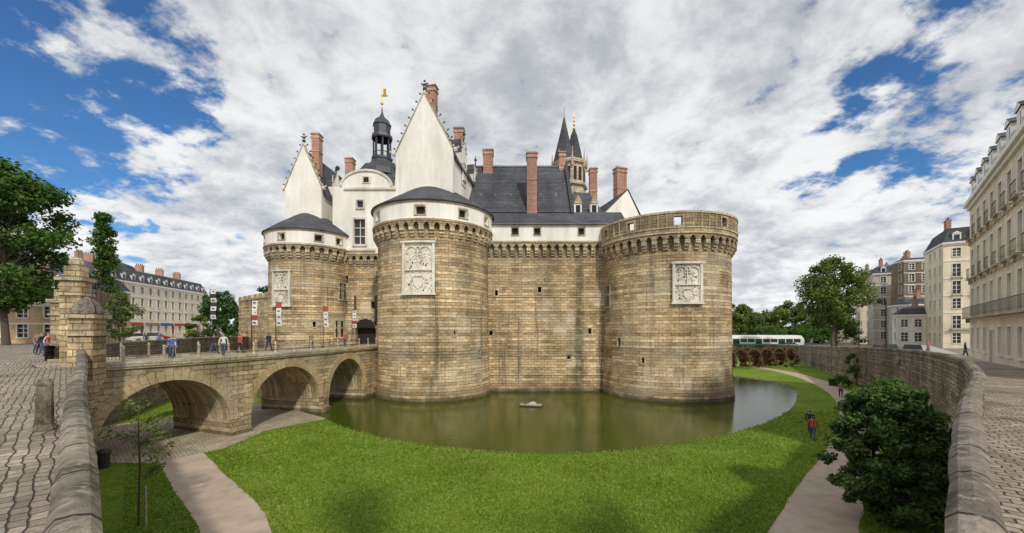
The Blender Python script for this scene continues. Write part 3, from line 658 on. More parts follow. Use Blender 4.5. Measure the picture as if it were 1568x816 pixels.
wo=[(-15.9,33.3),(-12.5,29.8),(-8.2,26.9),(-3.4,24.7),(1.8,23.7),(6.7,24.3),(13.2,26.8),(20.2,31.4),(26.5,37.2),(31.6,43.4),(36,49.5),(38.4,56),(37.2,64),(30,76),(10,88),(-15,90),(-38,80),(-41,64),(-35,51),(-27,42),(-20,36.5)]
wo=chaikin([(x,y,0) for x,y in wo+[wo[0]]],3); wo=[q[:2] for q in wo[:-1]]
mb=MB(); WC=(8,54)
n=len(wo)
for i in range(n): mb.face([(WC[0],WC[1],-5.64),(*wo[i],-5.64),(*wo[(i+1)%n],-5.64)],'moat_water')
mb.build('water')
mb=MB()
def ex2(p,k):
    d=np.array(p)-np.array(WC); d/=np.linalg.norm(d); return (p[0]+d[0]*k,p[1]+d[1]*k)
for i in range(n):
    a,b=wo[i],wo[(i+1)%n]
    rr=[(-.1,-5.9),(0,-5.6),(.12,-5.53),(.4,-5.5),(6,-5.5),(60,-5.5),(4000,-5.5)]
    for k in range(6):
        m='wall_rubble' if k<2 else 'grass'
        mb.face([(*ex2(a,rr[k][0]),rr[k][1]),(*ex2(b,rr[k][0]),rr[k][1]),(*ex2(b,rr[k+1][0]),rr[k+1][1]),(*ex2(a,rr[k+1][0]),rr[k+1][1])],m)
mb.build('lawn')
PATHS=[]
def ribbon(name,pts,w,z,m,step=.8):
    p=resample(chaikin([(x,y,0) for x,y in pts],3),step); mb=MB(); L=[];R=[]; r=random.Random(5); PATHS.append((np.array([q[:2] for q in p]),w))
    for i,q in enumerate(p):
        t=(p[min(len(p)-1,i+1)]-p[max(0,i-1)])[:2]; t/=np.linalg.norm(t); nn=np.array([-t[1],t[0]])
        L.append((*(q[:2]+nn*(w/2+r.uniform(-.04,.04))),z)); R.append((*(q[:2]-nn*(w/2+r.uniform(-.04,.04))),z))
    for i in range(len(p)-1): mb.face([R[i],R[i+1],L[i+1],L[i]],m)
    return mb.build(name)
ribbon('footpath',[(-6.5,8.5),(-9.9,14.6),(-14.8,18.8),(-19.8,23.4),(-24,27),(-29,36),(-35,47),(-42,62)],2.1,-5.492,'path_gravel')
ribbon('footpath',[(5,8),(11.2,14.6),(15.6,19),(21.5,24.5),(31,35),(39,46),(46,60),(50,75),(46,90)],2.4,-5.492,'path_gravel')
ap1=[(-24.5,22.2),(-20.4,22.0),(-18.2,24.6),(-18.2,28.2),(-19.5,33),(-26,38),(-32,30)]
ap2=[(-18.4,29),(-15.6,33.0),(-20,36.4),(-27,41),(-29,37),(-20,33)]
mb=MB(); mb.face([(x,y,-5.484) for x,y in ap1],'setts_pale'); mb.face([(x,y,-5.48) for x,y in ap2],'setts_pale'); mb.build('cobbled_apron')
def inpoly(P,poly):
    x,y=P[:,0],P[:,1]; c=np.zeros(len(P),bool); poly=np.array(poly)
    for i in range(len(poly)):
        (x0,y0),(x1,y1)=poly[i],poly[(i+1)%len(poly)]
        if y0==y1: continue
        c^=((y0>y)!=(y1>y))&(x<(x1-x0)*(y-y0)/(y1-y0)+x0)
    return c
def quads(name,P,cols,mat,parent=None):
    n=len(P); me=bpy.data.meshes.new(name); me.vertices.add(4*n); me.vertices.foreach_set('co',P.reshape(-1).astype(np.float32))
    me.loops.add(4*n); me.loops.foreach_set('vertex_index',np.arange(4*n,dtype=np.int32)); me.polygons.add(n)
    me.polygons.foreach_set('loop_start',np.arange(0,4*n,4,dtype=np.int32)); me.polygons.foreach_set('loop_total',np.full(n,4,dtype=np.int32))
    me.update(calc_edges=True)
    col=me.color_attributes.new('Col','FLOAT_COLOR','CORNER'); c4=np.repeat(np.stack([cols,cols,cols,np.ones(n)],1),4,axis=0)
    col.data.foreach_set('color',c4.reshape(-1).astype(np.float32)); me.materials.append(MATS[mat])
    o=bpy.data.objects.new(name,me); scene.collection.objects.link(o)
    if parent: o.parent=parent
    return o
n=170000; D=12/(1-rng.random(n)*(1-12/36.)); X=(rng.random(n)*2-1)*D*1.15; G=np.stack([X,D],1)
keep=~inpoly(G,wo)&~inpoly(G,ap1)&~inpoly(G,ap2)&(X>-.94*D-.9)&(X<1.12*D-.8)
for pp_,w in PATHS:
    dmin=np.full(n,1e9)
    for q in pp_[::1]: dmin=np.minimum(dmin,np.hypot(X-q[0],D-q[1]))
    keep&=dmin>w/2+.02
G=G[keep]; n=len(G); a=rng.random(n)*math.pi; hh=.03+.035*rng.random(n); ww=.012+.02*rng.random(n)
hh*=(G[:,1]/14)**.6; ww*=(G[:,1]/14)
cl_=.5+.22*np.sin(G[:,0]*.9+np.sin(G[:,1]*1.3))*np.sin(G[:,1]*.7)+.15*np.sin(G[:,0]*.31+1)*np.sin(G[:,1]*.4+G[:,0]*.2)
dx,dy=np.cos(a)*ww,np.sin(a)*ww; lx,ly=rng.normal(size=n)*.04,rng.normal(size=n)*.04
P=np.empty((n,4,3)); z=-5.5
P[:,0]=np.stack([G[:,0]-dx,G[:,1]-dy,np.full(n,z)],1); P[:,1]=np.stack([G[:,0]+dx,G[:,1]+dy,np.full(n,z)],1)
P[:,2]=np.stack([G[:,0]+dx*.3+lx,G[:,1]+dy*.3+ly,z+hh],1); P[:,3]=np.stack([G[:,0]-dx*.3+lx,G[:,1]-dy*.3+ly,z+hh],1)
quads('grass_tufts',P,np.clip(cl_+rng.normal(size=n)*.25,0,1),'grass_blade')
# ------------------------------------------------------------------ TREES
def leaves(name,clumps,leaf,n,mat,parent,seed=0,flat=.6):
    r=np.random.default_rng(seed); K=len(clumps)
    idx=r.integers(0,K,n); C=np.array([c[:3] for c in clumps])[idx]; R=np.array([c[3] for c in clumps])[idx]
    g=r.normal(size=(n,3)); g/=np.linalg.norm(g,axis=1)[:,None]; rad=R*r.random(n)**.45
    pos=C+g*rad[:,None]*np.array([1,1,.8])
    nrm=g*.6+r.normal(size=(n,3))*.7+np.array([0,0,flat]); nrm/=np.linalg.norm(nrm,axis=1)[:,None]
    a=np.cross(nrm,r.normal(size=(n,3))); a/=np.linalg.norm(a,axis=1)[:,None]; b=np.cross(nrm,a)
    s=leaf*(.6+.8*r.random(n))[:,None]
    P=np.empty((n,4,3)); P[:,0]=pos-a*s*.62; P[:,1]=pos+b*s*.36; P[:,2]=pos+a*s*.62; P[:,3]=pos-b*s*.36
    tone=np.clip(r.random(K)[idx]*.55+r.random(n)*.45+.15*g[:,2],0,1)
    return quads(name,P,tone,mat,parent)
def tree(name,x,y,z0,zc0,zc1,r,leaf,n,mat='leaf_green',seed=1,K=60,shape='round',tr=.25,cr=.28,lean=0):
    rr=random.Random(seed); e=empty(name); H=(zc1-zc0)/2; zc=(zc1+zc0)/2; cl=[]
    while len(cl)<K:
        a=rr.uniform(0,6.283); h=rr.uniform(-1,1); 
        if shape=='cone': w=(1-(h+1)/2)**.7*1.0+.06; w*=min(1,(h+1.15)*3)
        elif shape=='egg': w=math.sqrt(max(0,1-h*h))*(1.15-.3*h)*.9
        else: w=math.sqrt(max(0,1-abs(h)**2.3))
        q=rr.random()**.4*rr.uniform(.72,1.08)*w
        c=r*cr*rr.uniform(.65,1.3)
        cl.append((x+math.cos(a)*q*(r-c*.4),y+math.sin(a)*q*(r-c*.4),zc+h*(H-c*.4),c))
    leaves('foliage',cl,leaf,n,mat,e,seed)
    mb=MB(); top=zc+H*.45; prev=V((x,y,z0-.2)); N=6; sp=[prev]
    for k in range(1,N+1):
        t=k/N; p=V((x+rr.uniform(-.04,.04)*r,y+rr.uniform(-.04,.04)*r,z0+(top-z0)*t)); mb.tube(prev,p,tr*(1-.8*(k-1)/N),tr*(1-.8*k/N),'bark',8); prev=p; sp.append(p)
    for c in cl[::2]:
        t=max(.25,min(.95,(c[2]-z0)/(top-z0)-.2)); i=min(N-1,int(t*N)); p=sp[i].lerp(sp[i+1],t*N-i)
        q=V(c[:3]); mid=p.lerp(q,.5)+V((0,0,-.05*r)); mb.tube(p,mid,tr*.28,tr*.15,'bark',5); mb.tube(mid,q,tr*.15,tr*.04,'bark',4)
    mb.build('trunk_and_limbs',e); return e
tree('plane_tree',-64.5,50,-.1,4.5,23.5,6.6,.42,19000,'leaf_green',3,120,'round',.4,.24)
tree('plane_tree',-79,58,-.1,5,22,6,.42,9000,'leaf_green',4,70,'round',.4)
tree('poplar_tree',-73,70,-.1,3,23.0,3.1,.36,11000,'leaf_green',5,90,'cone',.3,.34)
tree('maple_tree',-49.5,49.5,-.1,1.0,6.6,2.2,.22,6000,'leaf_light',6,50,'egg',.14)
tree('small_tree',-46.3,58,-.1,-.6,4.0,2.0,.25,3500,'leaf_light',8,30,'round',.12)
tree('chestnut_tree',-66,88,0,4,11,4,.4,4000,'leaf_dark',9,40)
tree('lime_tree',73.8,90,-3,3.4,18.6,7.4,.42,19000,'leaf_light',10,120,'egg',.4,.24)
tree('lime_tree',86,104,-2.5,2,9,3,.4,3000,'leaf_green',12,30)
tree('holly_tree',14.7,15.2,-5.5,-5.4,.05,2.15,.125,36000,'leaf_bush',13,210,'egg',.09,.17)
tree('shrub',18.3,17.0,-5.5,-5.6,-3.3,1.3,.13,6000,'leaf_dark',14,40)
tree('shrub',46.8,53,-5.5,-4.6,-.9,1.6,.25,1800,'leaf_dark',15,22); tree('shrub',43.4,52,-5.5,-5.5,-4,1.5,.22,1200,'leaf_green',16,16)
tree('young_street_tree',.7,-3.8,-.2,11,14.5,1.7,.25,1300,'leaf_green',17,20,tr=.12); tree('young_street_tree',10.7,-4.8,-.2,11,14.5,1.7,.25,1300,'leaf_green',18,20,tr=.12)
tree('oak_tree',-53.5,86,0,5,11.5,3,.35,2500,'leaf_green',20,25)
e=empty('sapling'); mb=MB(); bx,by=-14.3,15.0
mb.tube((bx,by,-5.6),(bx+.05,by,-3.2),.045,.035,'bark',6); mb.tube((bx+.05,by,-3.2),(bx-.02,by,-.9),.035,.01,'bark',6); mb.tube((bx+.25,by+.05,-5.6),(bx+.22,by+.05,-4.0),.035,.035,'wood_grey',6)
r=random.Random(2); cl=[]
for k in range(18):
    z=r.uniform(-3.8,-1.0); a=r.uniform(0,6.28); l=(1.0-abs(z+2.6)/2.2)*1.1; q=(bx+math.cos(a)*l,by+math.sin(a)*l,z+.35); mb.tube((bx,by,z),q,.012,.004,'bark',4); cl.append((*q,.28))
    cl.append((bx+math.cos(a)*l*.5,by+math.sin(a)*l*.5,z+.15,.25))
mb.build('stem',e); leaves('foliage',cl,.1,900,'leaf_light',e,5)
def mass(name,items,leaf,n,mat,seed):
    r=random.Random(seed); cl=[]
    for (x,y,z0,z1,w) in items:
        for k in range(26):
            c=w*.3*r.uniform(.6,1.2); h=r.random()**.8; cl.append((x+r.uniform(-w,w)*(1.05-.5*h),y+r.uniform(-w,w)*.4,z0+(z1-z0)*h*.92,c))
    return leaves(name,cl,leaf,n,mat,None,seed)
mass('distant_trees',[(x,y,-2,h,5.5) for x,y,h in ((84,160,11),(91,160,13),(98,158,10),(104,152,14),(111,150,12),(118,150,9),(78,165,12),(126,158,10),(132,150,11),(141,152,9),(87,150,9),(95,148,8),(101,146,10),(109,142,8),(90,170,12),(100,168,13))],.75,52000,'leaf_light',21)
mass('distant_trees',[(x,y,-1,h,6) for x,y,h in ((-122,150,12),(-114,150,14),(-108,152,15),(-101,150,13),(-92,150,9))],.7,15000,'leaf_dark',22)
mass('distant_trees',[(x,y,-2,h,5) for x,y,h in ((92,125,2.5),(100,125,2.5),(84,126,3),(110,128,5),(96,132,4),(88,134,4))],.45,9000,'leaf_green',23)
e=empty('red_vine_hedge'); mb=MB(); cl=[]; r=random.Random(4)
for k in range(6):
    cx=41+k*3.1; cy=75+k*1.0
    for j in range(13):
        t=math.pi*j/12; x=cx-1.7*math.cos(t); z=-4.6+2.9*math.sin(t)
        if j: mb.tube(pp,(x,cy-.6,z),.12,.12,'bark',5)
        pp=(x,cy-.6,z)
        for q in range(2): cl.append((x+r.uniform(-.3,.3),cy+q*1.2,z-.3+r.uniform(-.3,.2),.5))
    for q in range(8): cl.append((cx+r.uniform(-1.3,1.3),cy+.8,-4.8+r.random()*2,.6))
mb.build('hoops',e); leaves('vines',cl,.26,11000,'leaf_red',e,6)
# ------------------------------------------------------------------ BUILDINGS
def building(name,x0,y0,dx,dy,L,depth,zb,floors,fh,sp,wall,roofh=3,roofm='slate',ww=1.15,wh=2.0,balc=(),ground='door',dorm=True,chim=3,side=True,shops=False):
    e=empty(name); mb=MB(); fn=planefn(x0,y0,dx,dy); nc=max(1,int(L/sp)); o=(L-nc*sp)/2
    H=floors*fh; holes=[]; doors=[]
    for f in range(floors):
        for c in range(nc):
            u=o+(c+.5)*sp; z=zb+f*fh+.95
            if f==0 and (c*7+3)%4==0: holes.append((u-.65,u+.65,zb+.05,zb+2.7)); doors.append(holes[-1])
            else: holes.append((u-ww/2,u+ww/2,z-(.55 if f in balc else 0),z+wh-(.35 if f==floors-1 else 0)))
    mb.surf(fn,0,L,zb-4,zb+H,wall,4,4,holes,.28,'window_glass')
    for h in holes:
        if h in doors:
            frame(mb,fn,*h,.16,.08,'frame_white',False); mb.fbox(fn,h[0]+.05,h[1]-.05,h[2],h[3]-.5,-.26,-.18,'door_red')
        else: frame(mb,fn,*h,.13,.06,'frame_white',True,'frame_white',dep=.26,nb=2)
    for f in range(1,floors): mb.fbox(fn,0,L,zb+f*fh-.05,zb+f*fh+.14,0,.1,'frame_white')
    mb.fbox(fn,-.2,L+.2,zb+H,zb+H+.35,-depth-.2,.4,'frame_white'); mb.fbox(fn,-.1,L+.1,zb+H-.3,zb+H,0,.2,'frame_white')
    fs=lambda u,v,d=0: fn(L+d,v,-u)
    fs0=lambda u,v,d=0: fn(-d,v,-u)
    sh=[]
    if side:
        for f in range(floors):
            for c in range(max(1,int(depth/3.4))):
                u=1.7+c*3.4; sh.append((u-.5,u+.5,zb+f*fh+1,zb+f*fh+2.9))
    for g in (fs,fs0):
        mb.surf(g,0,depth,zb-4,zb+H,wall,4,4,sh,.25,'window_glass')
        for h in sh: frame(mb,g,*h,.12,.05,'frame_white',True,'frame_white',dep=.24)
    mb.surf(lambda u,v,d=0: fn(u,v,-depth),0,L,zb-4,zb+H,wall,4,4)
    mb.build('walls',e)
    mb=MB(); z=zb+H+.35; q=roofh
    a=[fn(-.1,z,.3),fn(L+.1,z,.3),fn(L+.1,z,-depth-.1),fn(-.1,z,-depth-.1)]
    i1=1.1; b=[fn(i1,z+q*.75,-i1),fn(L-i1,z+q*.75,-i1),fn(L-i1,z+q*.75,-depth+i1),fn(i1,z+q*.75,-depth+i1)]
    c=[fn(i1+1,z+q,-depth/2),fn(L-i1-1,z+q,-depth/2)]
    for k in range(4): mb.face([a[k],a[(k+1)%4],b[(k+1)%4],b[k]],roofm)
    mb.face([b[0],b[1],c[1],c[0]],'zinc' if roofm=='slate' else roofm); mb.face([b[2],b[3],c[0],c[1]],'zinc' if roofm=='slate' else roofm); mb.face([b[1],b[2],c[1]],roofm); mb.face([b[3],b[0],c[0]],roofm)
    if dorm:
        for k in range(nc):
            u=o+(k+.5)*sp
            mb.fbox(fn,u-.6,u+.6,z,z+1.7,-1.4,.08,'frame_white'); mb.fbox(fn,u-.4,u+.4,z+.3,z+1.45,.08,.1,'window_glass')
            mb.face([fn(u-.75,z+1.7,.15),fn(u+.75,z+1.7,.15),fn(u,z+2.2,.15)],'frame_white')
            for s_ in (-1,1): mb.face([fn(u+s_*.75,z+1.7,.16),fn(u,z+2.2,.16),fn(u,z+2.2,-1.5),fn(u+s_*.75,z+1.7,-1.5)],roofm)
    for k in range(chim):
        u=L*(k+.5)/chim
        mb.fbox(fn,u-.35,u+.35,z+q*.4,z+q+1.6,-depth/2-1.2,-depth/2+.6,'brick_pink'); mb.fbox(fn,u-.42,u+.42,z+q+1.6,z+q+1.75,-depth/2-1.3,-depth/2+.7,'castle_stone_pale')
        for t in range(4):
            p=fn(u,z+q+1.75,-depth/2-1+t*.45); mb.tube(p,p+V((0,0,.5)),.13,.11,'rooftile',6)
    mb.build('roof',e)
    mb=MB(); any_=False
    for f in balc:
        any_=True; zz=zb+f*fh+.14; bd=.6 if f==balc[0] else .38
        segs=[(o+.3,L-o-.3)] if f==balc[0] else [(o+(c+.5)*sp-.72,o+(c+.5)*sp+.72) for c in range(nc)]
        for a_,b_ in segs:
            mb.fbox(fn,a_,b_,zz,zz+.12,0.1,bd,'castle_stone_pale')
            m=int((b_-a_)/.26)
            for i in range(m+1):
                u=a_+.05+(b_-a_-.1)*i/m; mb.fbox(fn,u-.009,u+.009,zz+.12,zz+1.0,bd-.045,bd-.03,'iron')
            mb.fbox(fn,a_+.03,b_-.03,zz+1.0,zz+1.04,bd-.07,bd-.01,'iron'); mb.fbox(fn,a_+.03,b_-.03,zz+.3,zz+.32,bd-.06,bd-.02,'iron')
            for u in (a_+.03,b_-.06): mb.fbox(fn,u,u+.12,zz-.4,zz,.1,bd*.6,'castle_stone_pale')
    if shops:
        any_=True
        for k in range(int(L/6)):
            mb.fbox(fn,k*6+.3,k*6+5.4,zb+2.6,zb+3.3,.02,.2,('awning_blue','awning_red','cloth_tan')[k%3])
    if any_: mb.build('balconies_and_fronts',e)
    return e
building('apartment_house',44.4,38,-20.4,-22,31,11,-.75,4,3.65,2.75,'facade_cream',2.8,balc=(1,2,3),chim=4)
building('corner_house',88,80,13,-9,9,13,-1.6,6,3.5,2.6,'facade_cream',4.0,balc=(1,3,4),chim=2)
building('town_house',90.5,92,8,-5,7,4,-1.6,2,3.4,2.3,'plaster_white',2,chim=1,dorm=False)
building('town_house',97.5,98,8,-3,9,6,-1.6,3,3.2,2.6,'facade_grey',2,chim=1,dorm=False)
building('brown_block',108,108,8.5,-3,9,6,-1.6,7,3.2,2.8,'facade_brown',1.0,chim=2,dorm=False)
building('town_house',110.5,120,9,-6,10,8,-1.6,6,3.4,2.6,'facade_grey',3,chim=2)
building('town_house',119,134,9,-6,10,9,-1.6,6,3.5,2.6,'facade_cream',3,chim=2)
building('long_apartment_block',-93,90,-8,-0+38,41,12,.6,4,3.25,3.1,'facade_cream',4.2,chim=5,shops=True)
building('apartment_house',-122,88,24,4,26,12,.6,4,3.6,3.1,'facade_cream',4.2,chim=4,shops=True)
building('low_house',-76,56,9,3,12,9,-.05,2,2.9,3,'facade_ochre',2.6,'rooftile',chim=2,dorm=False)
building('tall_house',-94,72,16,4,14,10,-.05,3,3.3,3,'facade_ochre',3.0,'slate',chim=3)
mb=MB(); fn=planefn(44.4,38,-20.4,-22); mb.fbox(fn,-40,60,-2.0,-.62,0.02,2.6,'pavement',nu=20); mb.fbox(fn,-40,60,-2.0,-.6,2.6,2.85,'castle_stone_pale',nu=20); mb.build('pavement')
# ------------------------------------------------------------------ PROPS
def bollard(x,y,z,h,w):
    mb=MB(); mb.M=Matrix.Translation((x,y,z)); mb.lathe(0,0,[(w*1.25,-.3),(w*1.25,.12),(w,.2),(w*.92,h-.15),(w*.7,h-.04),(0,h)],'coping_stone',12); mb.build('stone_bollard')
bollard(-9.9,8.3,-.2,1.2,.14); bollard(-15.6,11.4,-.1,.9,.13); bollard(12.6,8.9,-.25,.9,.12); bollard(33,33.5,-.7,.9,.14)
def banner(x,y,z0,z1,kind,w=.55):
    mb=MB(); mb.tube((x,y,z0),(x,y,z1),.04,.03,'iron',6); mb.lathe(x,y,[(.25,z0),(.25,z0+.06),(.06,z0+.1)],'iron',8)
    h=z1-z0; a=z1-.1; b=z1-h*.5
    cols={'r':['banner_red','banner_white','banner_white','banner_white'],'w':['banner_white','banner_white','banner_white','banner_red','banner_white'],'b':['banner_white','banner_black','banner_white','banner_black','banner_white','banner_black','banner_white']}[kind]
    n=len(cols)
    for k,c in enumerate(cols):
        zt=a-(a-b)*k/n; zb_=a-(a-b)*(k+1)/n; f=lambda z: .04*math.sin(z*3)
        mb.face([(x+.04,y+f(zb_),zb_),(x+w,y+f(zb_)*2,zb_),(x+w,y+f(zt)*2,zt),(x+.04,y+f(zt),zt)],c)
        if c=='banner_white':
            m=(zt+zb_)/2; mb.face([(x+.15,y-.03,m-.05),(x+w-.12,y-.06,m-.05),(x+w-.12,y-.06,m+.06),(x+.15,y-.03,m+.06)],'banner_black')
    mb.tube((x,y,a+.02),(x+w,y,a+.02),.02,.02,'iron',4); mb.build('banner_pole')
banner(-24.6,37,0,4.9,'w'); banner(-23.2,38.5,0,4.8,'r'); banner(-21.2,44,0,4.7,'r'); banner(-30.8,40,0,6.2,'b',.6); banner(-20.4,50,0,4.6,'w')
mb=MB(); mb.lathe(-22.2,21.3,[(.0,-5.5),(.24,-5.5),(.28,-4.75),(.31,-4.72),(.31,-4.62),(.2,-4.5),(0,-4.47)],'iron',12); mb.build('litter_bin')
mb=MB(); mb.M=Matrix.Translation((1.95,39.3,-5.63))@Matrix.Rotation(-.25,4,'Z')
for k in range(7): mb.box(-1.1+k*.31,-.83+k*.31,-.5,.5,.1,.17,'wood_grey')
for y in (-.35,.35): mb.box(-1.15,1.1,y-.07,y+.07,-.05,.1,'wood_brown')
mb.box(-.3,.5,-.25,.25,.17,.2,'wood_grey'); mb.exz([(-.25,.17),(.45,.17),(.45,.3),(.1,.42),(-.25,.3)],-.22,.22,'cloth_white')
mb.tube((-.9,.3,.17),(-.4,-.3,.25),.05,.03,'bark'); mb.build('floating_duck_house')
def lamp(x,y,z,h):
    mb=MB(); mb.lathe(x,y,[(.16,z),(.14,z+.6),(.07,z+.8),(.05,z+h)],'iron',8); mb.tube((x,y,z+h-.1),(x-.7,y,z+h+.25),.035,.03,'iron',5)
    mb.lathe(x-.75,y,[(.04,z+h+.3),(.18,z+h+.2),(.26,z+h-.05),(.14,z+h-.35),(0,z+h-.38)],'lead_dark',8); mb.build('street_lamp')
lamp(42,44,-1.2,6.5); lamp(62,70,-2,7); lamp(-44,42,0,6); lamp(80,112,-2.8,7)
mb=MB(); mb.M=Matrix.Translation((72,112,-2.85))@Matrix.Rotation(-.15,4,'Z')
prof=[(-1.2,.35),(-1.25,.6),(-1.25,2.4),(-1.05,3.1),(-.7,3.35),(.7,3.35),(1.05,3.1),(1.25,2.4),(1.25,.6),(1.2,.35)]
xs=[(-10,.75),(-9.4,.95),(-8.5,1),(8.5,1),(9.4,.95),(10,.75)]
def rg(x,s): return [(x,y*s,.35+(z-.35)*(s if z>1.5 else 1)) for y,z in prof]
for (xa,sa),(xb,sb) in zip(xs[:-1],xs[1:]):
    A,B=rg(xa,sa),rg(xb,sb)
    for k in range(len(prof)): j=(k+1)%len(prof); mb.face([A[k],B[k],B[j],A[j]],'tram_green' if k in(0,8) else 'tram_white')
mb.face(rg(*xs[0]),'window_glass'); mb.face(rg(*xs[-1]),'window_glass')
for sx in range(9):
    x0=-8.7+sx*1.98
    for s in (-1,1): mb.box(x0,x0+1.75,s*1.262-.01,s*1.262+.01,1.35 if sx%3 else .5,2.3,'window_glass')
for s in (-1,1): mb.box(-8.4,8.4,s*1.265-.008,s*1.265+.008,.62,.9,'tram_green')
for x in (-7,-5.5,0,5.5,7):
    for s in (-1,1): mb.tube((x,s*.9,.3),(x,s*1.1,.3),.3,.3,'rubber',12)
mb.tube((0,0,3.35),(1.2,0,4.3),.04,.04,'iron'); mb.tube((1.2,0,4.3),(0.2,0,5.0),.04,.04,'iron'); mb.tube((.2,-.8,5.0),(.2,.8,5.0),.04,.04,'iron')
mb.build('tram')
def car(x,y,z,rot,col):
    mb=MB(); mb.M=Matrix.Translation((x,y,z))@Matrix.Rotation(rot,4,'Z')
    st=[(-2.1,.45,.75,.7),(-1.95,.3,.95,.82),(-1.3,.25,1.0,.86),(1.0,.25,.98,.87),(1.9,.28,.8,.82),(2.1,.4,.65,.7)]
    for (xa,la,ha,wa),(xb,lb,hb,wb) in zip(st[:-1],st[1:]):
        A=[(xa,-wa,la),(xa,-wa,ha-.12),(xa,-wa+.08,ha),(xa,wa-.08,ha),(xa,wa,ha-.12),(xa,wa,la)]; B=[(xb,-wb,lb),(xb,-wb,hb-.12),(xb,-wb+.08,hb),(xb,wb-.08,hb),(xb,wb,hb-.12),(xb,wb,lb)]
        for k in range(6): j=(k+1)%6; mb.face([A[k],B[k],B[j],A[j]],col)
    for s in (st[0],st[-1]): mb.face([(s[0],-s[3],s[1]),(s[0],-s[3],s[2]),(s[0],s[3],s[2]),(s[0],s[3],s[1])],col)
    a=[(-1.85,-.78,.95),(1.05,-.78,.96),(1.05,.78,.96),(-1.85,.78,.95)]; b=[(-1.4,-.62,1.45),(.3,-.62,1.47),(.3,.62,1.47),(-1.4,.62,1.45)]
    for k in range(4): j=(k+1)%4; mb.face([a[k],a[j],b[j],b[k]],'window_glass')
    mb.face(b,col)
    for s in (-1,1):
        mb.tube((-.55,s*.79,.95),(-.55,s*.63,1.46),.05,.05,col,4)
        for xw in (-1.3,1.3): mb.tube((xw,s*.68,.32),(xw,s*.88,.32),.32,.32,'rubber',14); mb.tube((xw,s*.88,.32),(xw,s*.9,.32),.18,.16,'car_grey',10)
    mb.build('parked_car')
car(47,46,-1.15,.8,'car_grey'); car(54,56,-1.5,.85,'car_dark'); car(60,64,-1.8,.9,'car_red'); car(77,108,-2.9,.3,'car_grey'); car(-58,62,.02,1.2,'cloth_white'); car(-62,68,.02,1.2,'car_red')
# ------------------------------------------------------------------ PEOPLE
def person(x,y,z,rot,shirt,trous,seed=0,h=1.72,hair='hair'):
    r=random.Random(seed); k=h/1.72; st=r.uniform(.18,.3)*r.choice((-1,1)); A=r.uniform(.1,.22)*(1 if st>0 else -1)
    j=[((0,0,.95),.15),((0,.0,1.12),.135),((0,.01,1.36),.165),((0,0,1.48),.065),((0,-.01,1.56),.075),((0,-.015,1.63),.1),((0,0,1.69),.065),
       ((.1,0,.9),.105),((.11,-st*.55-.03,.49),.07),((.11,-st,.1),.045),((.12,-st-.15,.05),.04),
       ((-.1,0,.9),.105),((-.11,st*.45-.05,.49),.07),((-.11,st,.1),.045),((-.12,st-.13,.04),.04),
       ((.2,0,1.4),.06),((.25,A*.6,1.14),.047),((.26,A*.9-.08,.9),.035),((.26,A-.12,.81),.04),
       ((-.2,0,1.4),.06),((-.25,-A*.6,1.14),.047),((-.26,-A*.9-.08,.9),.035),((-.26,-A-.12,.81),.04)]
    ed=[(0,1),(1,2),(2,3),(3,4),(4,5),(5,6),(0,7),(7,8),(8,9),(9,10),(0,11),(11,12),(12,13),(13,14),(2,15),(15,16),(16,17),(17,18),(2,19),(19,20),(20,21),(21,22)]
    me=bpy.data.meshes.new('p'); me.from_pydata([tuple(c*k for c in p) for p,_ in j],ed,[])
    o=bpy.data.objects.new('p',me); scene.collection.objects.link(o); o.modifiers.new('s','SKIN'); 
    for i,(p,rad) in enumerate(j): me.skin_vertices[0].data[i].radius=(rad*k,rad*k*(.7 if i in(0,1,2) else 1))
    me.skin_vertices[0].data[0].use_root=True
    s=o.modifiers.new('u','SUBSURF'); s.levels=1; s.render_levels=1
    dg=bpy.context.evaluated_depsgraph_get(); m2=bpy.data.meshes.new_from_object(o.evaluated_get(dg)); bpy.data.objects.remove(o)
    m2.materials.clear()
    for m in (shirt,trous,'skin',hair,'rubber'): m2.materials.append(MATS[m])
    for p in m2.polygons:
        c=p.center/k; p.use_smooth=True
        if c.z>1.46: p.material_index=3 if (c.z>1.665 or (c.y>.02 and c.z>1.54)) else 2
        elif abs(c.x)>.2 and c.z<.95: p.material_index=2
        elif c.z<.1: p.material_index=4
        elif c.z<.96: p.material_index=1
    ob=bpy.data.objects.new('pedestrian',m2); scene.collection.objects.link(ob); ob.location=(x,y,z); ob.rotation_euler=(0,0,rot)
